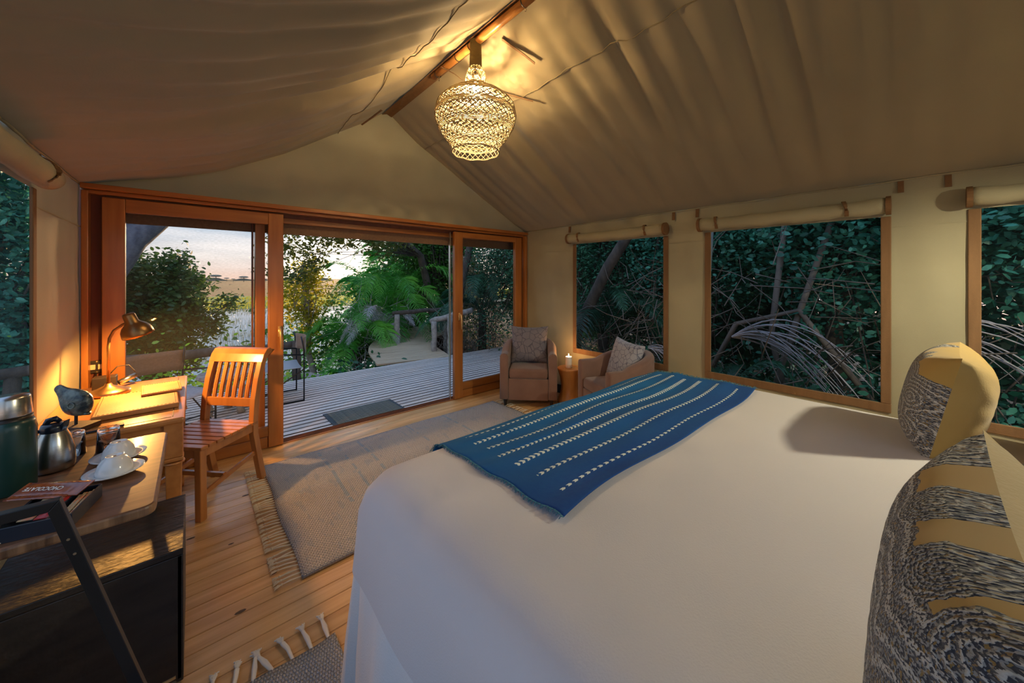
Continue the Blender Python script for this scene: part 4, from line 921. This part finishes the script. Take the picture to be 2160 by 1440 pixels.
# stool and candle
st = tag(MB().lathe([(0, 0), (.14, 0), (.135, .03), (.105, .12), (.095, .20), (.11, .30), (.135, .38), (.14, .40), (.132, .405), (0, .405)], n=40).build('log_stool', M_stool, None, smooth=True, loc=(3.30, 2.745, 0)), 'waisted carved log stool between the two armchairs', 'stool')
t = thing('candle', 'lit white pillar candle on the log stool', 'candle', (3.28, 2.74, .406))
MB().lathe([(0, 0), (.036, 0), (.038, .01), (.037, .125), (.033, .13), (.028, .118), (0, .112)], n=28).build('wax', M_wax, t, smooth=True)
MB().tube([(0, 0, .11), (.002, 0, .13)], .0015, 5).build('wick', M_dleg, t)
MB().lathe([(0, .128), (.006, .134), (.007, .142), (.003, .155), (0, .165)], n=10).build('flame', M_flame, t, smooth=True)
light('candle_light', 'POINT', (0, 0, .17), 1.0, (1, .5, .18), .01, par=t)

# ------------------------------------------------------------------ pendant
PX, PY = 1.50, 2.10
t = thing('ridge_pole', 'amber wooden pole slung under the tent ridge', 'pole', (1.5, 2.13, 3.115))
MB().tube([(0, -.60, -.005), (0, -.3, .0), (0, 0, .002), (0, .3, .003), (0, .57, .008)], .027, 14).build('pole', M_pole, t, smooth=True)
for y in (-.53, -.05, .03, .20, .50):
    MB().lathe([(.029, -.005), (.032, 0), (.029, .005)], n=18).xf(Matrix.Translation((0, y, 0)) @ Matrix.Rotation(PI/2, 4, 'X')).build('binding_ring', M_dleg, t, smooth=True)
for y in (-.53, .50): MB().tube([(0, y, -.02), (.01, y-.01, -.045), (.015, y, -.05), (.012, y+.01, -.04)], .003, 6).build('hook', M_steel, t)
t = thing('pendant_lamp', 'crocheted rope pendant lampshade hanging from the ridge pole', 'lamp', (PX, PY, 2.335))
PR = [(.165, 0), (.172, .05), (.225, .11), (.272, .19), (.286, .26), (.272, .33), (.22, .385), (.155, .425), (.10, .46), (.076, .485), (.072, .53), (.060, .575), (.040, .605), (.036, .79)]
zs = [p[1] for p in PR]; rs_ = [p[0] for p in PR]
def pr(z): return float(np.interp(z, zs, rs_))
def helix(z0, z1, turns, ph, n, amp=0):
    o = []
    for i in range(n+1):
        s = i/n; z = z0+(z1-z0)*s; r = pr(z)+amp*math.sin(s*40); a = ph+turns*2*PI*s; o.append((r*math.cos(a), r*math.sin(a), z))
    return o
def ringp(z, wob, k, ph=0, dr=0): return [((pr(z)+dr)*math.cos(a), (pr(z)+dr)*math.sin(a), z+wob*math.sin(a*k+ph)) for a in [2*PI*i/72 for i in range(73)]]
b = MB()
for z in (.0, .006, .052, .06, .068, .14, .148, .156, .164, .172, .245, .252, .259, .266, .273, .280, .345, .352, .360, .368, .41, .418, .45, .457, .464, .49, .497, .504, .511, .56): b.tube(ringp(z, .003, 9, z*50), .0027, 5, caps=False)
b.build('cord_rings', M_rope, t, smooth=True)
for z0, z1, n_, tu, mm in ((.0, .055, 26, .05, M_rope), (.068, .14, 30, .05, M_rope), (.07, .138, 30, .09, M_roped), (.172, .245, 36, .055, M_roped), (.16, .255, 36, .10, M_rope), (.280, .345, 36, .05, M_roped), (.27, .355, 34, .09, M_rope), (.368, .41, 34, .05, M_roped), (.36, .42, 30, .08, M_rope), (.418, .45, 26, .06, M_rope), (.511, .60, 14, .14, M_roped), (.464, .49, 22, .06, M_rope)):
    b = MB()
    for k in range(n_):
        for s in (-1, 1): b.tube(helix(z0, z1, s*tu, 2*PI*k/n_, 5), .0024, 4, caps=False)
    b.build('crochet_band', mm, t, smooth=True)
b = MB()
for i in range(40): b.tube(ringp(.60+i*.0048, .001, 3, i, .001), .0030, 4, caps=False)
b.build('wrapped_neck', M_roped, t, smooth=True)
MB().lathe([(0, .50), (.018, .50), (.02, .57), (0, .58)], n=14).build('bulb_socket', M_dleg, t)
MB().lathe([(0, .425), (.016, .432), (.023, .455), (.020, .48), (.012, .50)], n=16).build('bulb', M_bulb, t, smooth=True)
light('pendant_light', 'POINT', (0, 0, .44), 44, (1, .72, .38), .03, par=t)

# off-frame reading lamp by the head of the bed
t = thing('wall_lamp', 'reading lamp hung beside the head of the bed', 'lamp', (2.55, -.95, 1.95))
MB().lathe([(.06, .12), (.12, 0)], n=24).build('shade', M_canvas, t, smooth=True, solid=.003)
MB().tube([(0, 0, .12), (0, 0, .3), (0, -.2, .32)], .006, 6).build('bracket', M_bmetal, t)
light('reading_light', 'POINT', (0, 0, .02), 36, (1, .90, .60), .035, par=t)

# ------------------------------------------------------------------ desk group
DX0, DX1, DY0, DY1, DZ = -.555, -.035, 2.43, 3.47, .76
t = thing('writing_desk', 'orange-brown wooden desk with roped legs under the desk lamp', 'desk', ((DX0+DX1)/2, (DY0+DY1)/2, 0)); w, h = (DX1-DX0)/2, (DY1-DY0)/2
MB().box((0, 0, DZ-.016), (2*w, 2*h, .030)).build('desktop', M_deskw, t, bevel=.010)
for x, y, dx, dy in ((w-.045, 0, .004, 2*h-.1), (-.0, -h+.045, 2*w-.1, .004)): box('inlay_groove', (x, y, DZ-.0004), (dx, dy, .002), M_gtext, t)
MB().box((0, 0, DZ-.105), (2*w-.05, 2*h-.05, .15)).build('apron', M_deskw, t, bevel=.004)
for y in (-.32, 0.0, .32): box('drawer_front', (w-.022, y, DZ-.105), (.012, .28, .10), M_deskw, t, bevel=.004)
for x in (-.12, .12): box('end_panel', (x, -h+.024, DZ-.105), (.21, .010, .10), M_deskw, t, bevel=.004)
for sx_ in (-1, 1):
    for sy in (-1, 1):
        x, y = sx_*(w-.04), sy*(h-.04)
        lg = MB().box((0, 0, .27), (.062, .062, .54), None, .75).box((0, 0, .65), (.070, .070, .17)).box((0, 0, .555), (.074, .074, .018)).box((0, 0, .585), (.060, .060, .03)).build('leg', M_deskw, t, bevel=.004, loc=(x, y, 0))
        MB().tube([(.037*math.cos(a), .037*math.sin(a), .535+.0008*math.sin(a*12)) for a in [2*PI*i/32 for i in range(33)]], .006, 6, caps=False).xf(Matrix.Rotation(PI/4, 4, 'Z')).build('rope_moulding', M_deskw, lg, smooth=True)
# desk folders
t = thing('leather_desk_folder', 'large tan leather desk blotter with stitched edge', 'folder', (-.225, 2.83, DZ), math.radians(3))
MB().box((0, 0, .014), (.31, .42, .026)).build('cover', M_leath, t, bevel=.006)
b = MB()
for s in (-1, 1):
    for i in range(26): b.box((s*.142, -.19+i*.0152, .0275), (.002, .008, .0015))
    for i in range(19): b.box((-.132+i*.0147, s*.197, .0275), (.008, .002, .0015))
o = b.build('stitching', M_gtext, t)
t = thing('leather_menu', 'small tan leather wallet lying on the blotter', 'folder', (-.145, 3.0, DZ+.027), math.radians(4))
MB().box((0, 0, .008), (.17, .24, .013)).build('cover', M_leath, t, bevel=.004)
b = MB()
for s in (-1, 1):
    for i in range(14): b.box((-.068+i*.0105, s*.11, .0152), (.006, .0015, .001))
    for i in range(20): b.box((s*.075, -.1+i*.0105, .0152), (.0015, .006, .001))
b.build('stitching', M_gtext, t)
# desk lamp
LX, LY = -.382, 3.20
t = thing('desk_lamp', 'bronze gooseneck desk lamp lit on the wooden desk', 'lamp', (LX, LY, DZ))
MB().lathe([(0, 0), (.092, 0), (.095, .012), (.09, .022), (.055, .034), (.02, .052), (.014, .065), (0, .065)], n=40).build('base', M_brass, t, smooth=True)
box('switch', (.0, -.085, .015), (.012, .012, .008), M_dleg, t)
HX, HY, HZ = .128, -.035, .343     # centre of shade mouth
MB().tube([(0, 0, .05), (0, 0, .28), (.004, 0, .33), (.022, -.004, .375), (.055, -.012, .405), (.075, -.02, .420), (.095, -.027, .428)], .0075, 12).build('neck', M_brass, t, smooth=True)
sh = bpy.data.objects.new('shade', None)
R = Matrix.Translation((HX, HY, HZ)) @ Matrix.Rotation(math.radians(-18), 4, 'Y') @ Matrix.Rotation(math.radians(8), 4, 'X')
pf = [(.073, 0), (.0725, .014), (.068, .038), (.056, .060), (.039, .076), (.030, .088), (.028, .132), (.025, .139), (0, .141)]
shd = MB().lathe(pf, n=44).xf(R).build('shade', M_brass, t, smooth=True, solid=.0015)
MB().lathe([(0, .022), (.018, .028), (.024, .045), (.018, .068), (0, .075)], n=16).xf(R).build('bulb', M_bulb, t, smooth=True)
light('desk_light', 'POINT', R @ Vector((0, 0, .012)), 17, (1, .47, .11), .018, par=t)
t = thing('phone_charger', 'small dark box with looped cable beside the lamp base', 'box', (-.415, 3.36, DZ))
box('body', (0, 0, .04), (.10, .08, .08), M_dleg, t, bevel=.005)
MB().tube([(.02, 0, .09), (.05, .02, .13), (.10, .03, .13), (.13, .02, .08)], .003, 6).build('cable', M_dleg, t, smooth=True)
MB().tube([(.06, -.01, .03), (.13, .03, .06)], .016, 12).build('torch', M_steel, t, smooth=True)
t = MB().tube([(-.497, YF+.01, .81), (-.50, YF-.03, .75), (-.485, YF-.05, .5), (-.49, YF-.04, .2), (-.47, YF-.05, .02)], .004, 6).build('power_cable', M_dleg, None, smooth=True); tag(t, 'dark cable hanging down from the switch plate behind the desk', 'cable')
# fish sculpture
t = thing('stone_fish', 'dark green polished stone fish head sculpture on a wooden block', 'sculpture', (-.405, 2.56, DZ), math.radians(-35))
MB().box((0, 0, .011), (.125, .095, .022)).build('plinth', M_dwood, t, bevel=.003)
MB().tube([(0, 0, .02), (0, 0, .065)], .006, 8).build('pin', M_dleg, t)
pts = []; rr_ = []
for s, x, z, r in ((0, -.080, .198, .008), (.1, -.074, .192, .019), (.2, -.062, .180, .021), (.32, -.048, .166, .028), (.45, -.026, .148, .048), (.6, -.002, .126, .062), (.75, .018, .107, .060), (.87, .034, .090, .044), (.94, .043, .080, .030), (1, .050, .073, .014)): pts.append((x, 0, z)); rr_.append(r)
b = MB().tube(pts, rr_, 24); b.v = [(x, y*.62, z) for x, y, z in b.v]; b.build('fish', M_stone, t, smooth=True, sub=1)
for s in (-1, 1): MB().lathe([(.010, 0), (.0125, .002), (.015, 0)], n=20).xf(Matrix.Translation((.015, s*.0385, .118)) @ Matrix.Rotation(PI/2, 4, 'X')).build('eye', M_stone, t, smooth=True)
MB().tube([(.044, -.014, .072), (.054, 0, .068), (.044, .014, .072)], .006, 8).build('mouth', M_stone, t, smooth=True)
tag(MB().box((0, 0, .006), (.035, .17, .008)).build('letter_opener', M_dplast, None, bevel=.002, loc=(-.33, 2.462, DZ), rot=(0, 0, math.radians(-80))), 'flat dark pen tray at the near end of the desk', 'tray')

# desk chair
CH = (.045, 3.115); t = thing('desk_chair', 'teak slat-back chair pulled out beside the desk', 'chair', (*CH, 0), math.radians(-47), None)
W2, D2 = .205, .215
for s in (-1, 1):
    MB().bar((s*(W2-.02), -D2+.02, .43), (s*(W2-.025), -D2+.03, 0), .042, .042).build('front_leg', M_chairw, t, bevel=.005)
    pts = [(D2+.055, 0), (D2+.02, .16), (D2-.02, .36), (D2-.022, .46), (D2-.01, .60), (D2+.018, .74), (D2+.055, .86), (D2+.095, .925), (D2+.115, .92)]
    b = MB()
    out = [(y-.021, z) for y, z in pts]+[(y+.021, z) for y, z in pts[::-1]]
    b.prism([(y, z) for y, z in out], -.019, .019).xf(Matrix(((0, 1, 0, s*(W2-.018)), (1, 0, 0, 0), (0, 0, 1, 0), (0, 0, 0, 1)))).build('rear_post', M_chairw, t, bevel=.004)
    MB().bar((s*(W2-.02), -D2+.04, .405), (s*(W2-.02), D2-.03, .405), .024, .055).build('side_rail', M_chairw, t, bevel=.003)
    MB().bar((s*(W2-.022), -D2+.03, .15), (s*(W2-.022), D2+.0, .22), .018, .028).build('stretcher', M_chairw, t, bevel=.003)
for y, z, hh in ((-D2+.02, .405, .055), (D2-.03, .405, .055), (-.02, .185, .028)): MB().bar((-W2+.03, y, z), (W2-.03, y, z), .022, hh).build('cross_rail', M_chairw, t, bevel=.003)
for i in range(8):
    y = -D2+.005+i*.0535; box('seat_slat', (0, y+.018, .437), (2*W2+.012, .046, .020), M_chairw, t, bevel=.004)
MB().bar((-W2+.03, D2-.012, .575), (W2-.03, D2-.012, .575), .024, .06).build('lower_back_rail', M_chairw, t, bevel=.004)
out = [(D2+.028, .845), (D2+.050, .90), (D2+.078, .932), (D2+.108, .938), (D2+.128, .922), (D2+.122, .900), (D2+.100, .893), (D2+.075, .875), (D2+.055, .835)]
MB().prism(out, -W2-.004, W2+.004).xf(Matrix(((0, 1, 0, 0), (1, 0, 0, 0), (0, 0, 1, 0), (0, 0, 0, 1)))).build('crest_rail', M_chairw, t, bevel=.004)
sm = None
for i in range(6):
    x = -.125+i*.05
    if sm is None:
        b = MB(); cv = [(D2-.012, .60), (D2+.002, .68), (D2+.022, .76), (D2+.045, .845)]
        for k in (-1, 0, 1): b.prism([(y-.008-(.002 if k == 0 else 0), z) for y, z in cv]+[(y+.008, z) for y, z in cv[::-1]], k*.0085-.0038, k*.0085+.0038)
        b.xf(Matrix(((0, 1, 0, 0), (1, 0, 0, 0), (0, 0, 1, 0), (0, 0, 0, 1)))); o = b.build('back_slat', M_chairw, t, bevel=.0015); sm = o.data
    else: o = bpy.data.objects.new('back_slat', sm); COL.objects.link(o); o.parent = t
    o.location = (x, 0, 0)

# ------------------------------------------------------------------ tea table, black cabinet
TZ = .78
t = thing('tea_table', 'walnut slab side table holding the tea things', 'table', (-.33, 1.85, 0))
def rr_out(x0, x1, y0, y1, r, n=6):
    o = []
    for cx_, cy_, a0 in ((x1-r, y1-r, 0), (x0+r, y1-r, PI/2), (x0+r, y0+r, PI), (x1-r, y0+r, 1.5*PI)):
        for i in range(n+1): a = a0+PI/2*i/n; o.append((cx_+r*math.cos(a), cy_+r*math.sin(a)))
    return o
ou = rr_out(-.235, .245, -.345, .345, .03)
b = MB(); n = len(ou); b.add([(x, y, TZ-.030) for x, y in ou]+[(x, y, TZ) for x, y in ou], [tuple(range(n))[::-1], tuple(range(n, 2*n))]+[(i, (i+1) % n, n+(i+1) % n, n+i) for i in range(n)])
b.build('slab_top', None, t, mats=[M_slab, M_slabe], fmat=lambda p: 1 if abs(p.normal.z) < .5 else 0, bevel=.007)
for x in (-.215,):
    for y in (-.28, .28): MB().bar((x, y, TZ-.03), (x, y, 0), .03, .03).build('leg', M_bmetal, t, bevel=.002)
MB().bar((.20, .28, TZ-.03), (.20, .28, .49), .03, .03).build('leg', M_bmetal, t, bevel=.002)
t = thing('black_cabinet', 'low black-stained wooden cabinet under the tea table', 'cabinet', (-.256, 1.972, 0))
BW, BD, BH = .228, .217, .483
for nm, c, d_ in (('top_panel', (0, 0, BH-.011), (2*BW, 2*BD, .022)), ('side_panel', (BW-.009, 0, .235), (.018, 2*BD, .45)), ('side_panel', (-BW+.009, 0, .235), (.018, 2*BD, .45)), ('back_panel', (0, BD-.009, .235), (2*BW-.04, .018, .45)), ('bottom_panel', (0, 0, .03), (2*BW-.04, 2*BD-.04, .018))):
    MB().box((0, 0, 0), d_).build(nm, M_black, t, bevel=.003, loc=c)
dr_ = MB().box((0, 0, 0), (2*BW-.006, .018, .44)).build('door', M_black, t, bevel=.003, loc=(0, -BD+.009, .24))
MB().box((0, 0, 0), (.035, .004, .009)).build('brass_label', M_gold, dr_, loc=(.19, -.011, -.205))
for x in (-.2, .2): MB().tube([(x, -BD+.03, 0), (x, -BD+.03, .03)], .012, 10).build('foot', M_steel, t)
# black frame stand
t = thing('luggage_rack', 'slim black metal frame stand in front of the tea table', 'rack', (-.42, 1.30, 0))
TR = Vector((.183, 0, .938)); TL_ = Vector((-.14, 0, .938)); BR_ = Vector((.425, 0, .012)); BL_ = Vector((-.14, 0, .012))
kk = (BR_.x-TR.x)/(TR.z-BR_.z); xo, xi = TR.x-.011*kk+.0114, TR.x+.011*kk-.0114
MB().prism([(TL_.x, TR.z+.011), (xo, TR.z+.011), (xi, TR.z-.011), (TL_.x, TR.z-.011)], -.011, .011).build('top_bar', M_bmetal, t, bevel=.0015)
MB().prism([(xo, TR.z+.011), (BR_.x+.0114, BR_.z), (BR_.x-.0114, BR_.z), (xi, TR.z-.011)], -.011, .011).build('leg', M_bmetal, t, bevel=.0015)
MB().bar(TL_, BL_, .022, .022).build('leg', M_bmetal, t, bevel=.002)
MB().bar(BL_, BR_, .022, .022).build('foot_bar', M_bmetal, t, bevel=.002)
for f in (.09, .13): p = TR.lerp(BR_, f); MB().tube([p+Vector((0, -.011, 0)), p+Vector((0, -.0135, 0))], .003, 8).build('screw', M_steel, t)
for x in (-.14, .42): MB().bar((x, -.12, .011), (x, .12, .011), .02, .02).build('floor_foot', M_bmetal, t)

# tea things
t = thing('vacuum_flask', 'dark green insulated flask with a steel cup lid', 'flask', (-.440, 1.90, TZ))
MB().lathe([(0, 0), (.054, 0), (.058, .006), (.058, .195), (.055, .213), (.050, .224), (0, .224)], n=40).build('body', M_green, t, smooth=True)
MB().lathe([(.050, .224), (.050, .234), (0, .234)], n=40).build('collar', M_dleg, t, smooth=True)
MB().lathe([(.0, .236), (.049, .236), (.0495, .240), (.0455, .292), (.043, .298), (0, .299)], n=40).build('cup_lid', M_steel, t, smooth=True)
t = thing('steel_carafe', 'round brushed steel carafe with dark navy lid', 'carafe', (-.370, 2.015, TZ))
MB().lathe([(0, 0), (.046, 0), (.050, .006), (.0515, .03), (.049, .07), (.040, .11), (.031, .133), (.029, .138), (0, .138)], n=44).build('body', M_steel, t, smooth=True)
MB().lathe([(.0300, .130), (.0315, .137), (.031, .150), (.028, .160), (0, .162)], n=32).build('lid', M_dplast, t, smooth=True)
MB().prism([(.012, .150), (.040, .172), (.036, .150), (.028, .132)], -.012, .012).xf(Matrix.Rotation(-.5, 4, 'Z')).build('spout', M_dplast, t, bevel=.003)
MB().tube([(-.022, 0, .155), (-.012, 0, .172), (.004, 0, .176), (.016, 0, .164)], [.006, .010, .010, .006], 10).build('thumb_lever', M_dplast, t, smooth=True)
MB().tube([(-.030, 0, .14), (-.062, .0, .135), (-.070, 0, .10), (-.062, 0, .04), (-.050, 0, .03)], .006, 8).build('handle', M_dplast, t, smooth=True)
def tumbler(label, loc):
    o = MB().lathe([(0, .086), (.028, .086), (.030, .083), (.0345, .0), (.0325, 0), (.0285, .072), (0, .074)], n=36).build('glass_tumbler', M_glass, None, smooth=True, loc=loc)
    return tag(o, label, 'glass', 'upturned tumblers')
tumbler('upturned clear tumbler behind the two cups', (-.250, 2.10, TZ+.001)); tumbler('upturned clear tumbler half hidden by the steel carafe', (-.345, 2.13, TZ+.001))
for i, (x, y, lab) in enumerate(((-.209, 1.968, 'farther'), (-.204, 1.822, 'nearer'))):
    tag(MB().lathe([(0, .003), (.030, .003), (.034, 0), (.040, .003), (.060, .010), (.073, .017), (.074, .019), (.058, .014), (.030, .007), (0, .006)], n=44).build('saucer', M_white, None, smooth=True, loc=(x, y, TZ)), 'white saucer under the %s upturned cup' % lab, 'saucer', 'white saucers on the tea table')
    t = thing('teacup', '%s white porcelain cup standing upside down on its saucer' % lab, 'cup', (x, y, TZ+.008), math.radians(100), 'white cups on the tea table')
    MB().lathe([(.0455, 0), (.0440, .015), (.038, .035), (.028, .050), (.0225, .054), (.0225, .058), (.019, .058), (.018, .055), (0, .055)], n=40).build('bowl', M_white, t, smooth=True, solid=.0016)
    MB().tube([(.043, 0, .014), (.060, 0, .016), (.066, 0, .028), (.055, 0, .040), (.034, 0, .042)], .0035, 8).build('handle', M_white, t, smooth=True)
    text('foot_mark', 'ııı', .014, M_gtext, Matrix.Translation((0, 0, .0562)), t)
# sachet tray
TRA = math.radians(-12)
t = thing('sachet_tray', 'small black tray of sachets at the near edge of the tea table', 'tray', (-.296, 1.605, TZ), TRA)
a_, b_, hh = .066, .082, .038
box('tray_floor', (0, 0, .003), (2*a_, 2*b_, .005), M_dplast, t)
for x in (-a_, .022, a_): MB().box((0, 0, 0), (.005, 2*b_, hh)).build('tray_wall', M_dplast, t, bevel=.001, loc=(x, 0, hh/2))
for y in (-b_, b_): MB().box((0, 0, 0), (2*a_, .005, hh)).build('tray_wall', M_dplast, t, bevel=.001, loc=(0, y, hh/2))
def sachet(label, m, loc, rz, L, w, txt=None, tilt=(0, 0), ts=.012, th=.003, extra=None):
    t = thing('sachet', label, 'sachet', loc, rz, None); t.rotation_euler = (tilt[0], tilt[1], rz)
    MB().grid(lambda u, v: (-L/2+L*u, -w/2+w*v, th*(math.sin(PI*u)*math.sin(PI*v))**.4+.0006*math.sin(u*60)), 24, 8).build('wrapper', m, t, smooth=True, solid=.0012)
    for x in (-L/2+.004, L/2-.004): box('crimped_end', (x, 0, .001), (.008, w, .0016), m, t)
    if txt: text('lettering', txt, ts, M_txt, Matrix.Translation((L*.12, 0, th+.0012)), t)
    if extra: extra(t)
    return t
sachet('long brown chocolate sachet lying across the tray rim', M_choc, (-.312, 1.690, TZ+.050), math.radians(180-38), .185, .052, 'CHOCOLATE', (math.radians(-18), .02), .0175)
sachet('red coffee sachet standing in the tray', M_red, (-.290, 1.600, TZ+.036), math.radians(72), .11, .026, 'COFFEE', (0, -.10), .014)
sachet('red and beige sachet at the back of the tray', M_beige, (-.322, 1.612, TZ+.034), math.radians(70), .09, .030, None, (0, -.15))
sachet('second brown sachet under the long chocolate one', M_choc, (-.335, 1.672, TZ+.044), math.radians(180-34), .15, .022, None)
for i in range(4): sachet('slim beige sugar stick in the right tray slot', M_beige, (-.262+.009*i, 1.592+.003*i, TZ+.026+.002*(i % 2)), math.radians(76), .10, .008, None, (0, -.1), th=.002)['group'] = 'sugar sticks in the tray'
t = thing('black_mug', 'glossy black pot of sachets at the left edge', 'pot', (-.425, 1.585, TZ))
MB().lathe([(0, 0), (.036, 0), (.038, .005), (.040, .085), (.038, .088), (.036, .085), (.034, .01), (0, .008)], n=36).build('pot', M_bmetal, t, smooth=True)
for i in range(3): sachet('dark red sachet standing in the black pot', M_red, (-.425+.012*(i-1), 1.585, TZ+.055), .5*i, .02, .05, None, (0, PI/2))['group'] = 'sachets in the black pot'
tag(MB().box((0, 0, 0), (.10, .012, .003)).build('wooden_stirrer', M_fringe, None, bevel=.001, loc=(-.40, 1.532, TZ+.003), rot=(0, 0, math.radians(12))), 'flat wooden stirrer at the front edge of the tea table', 'stirrer')
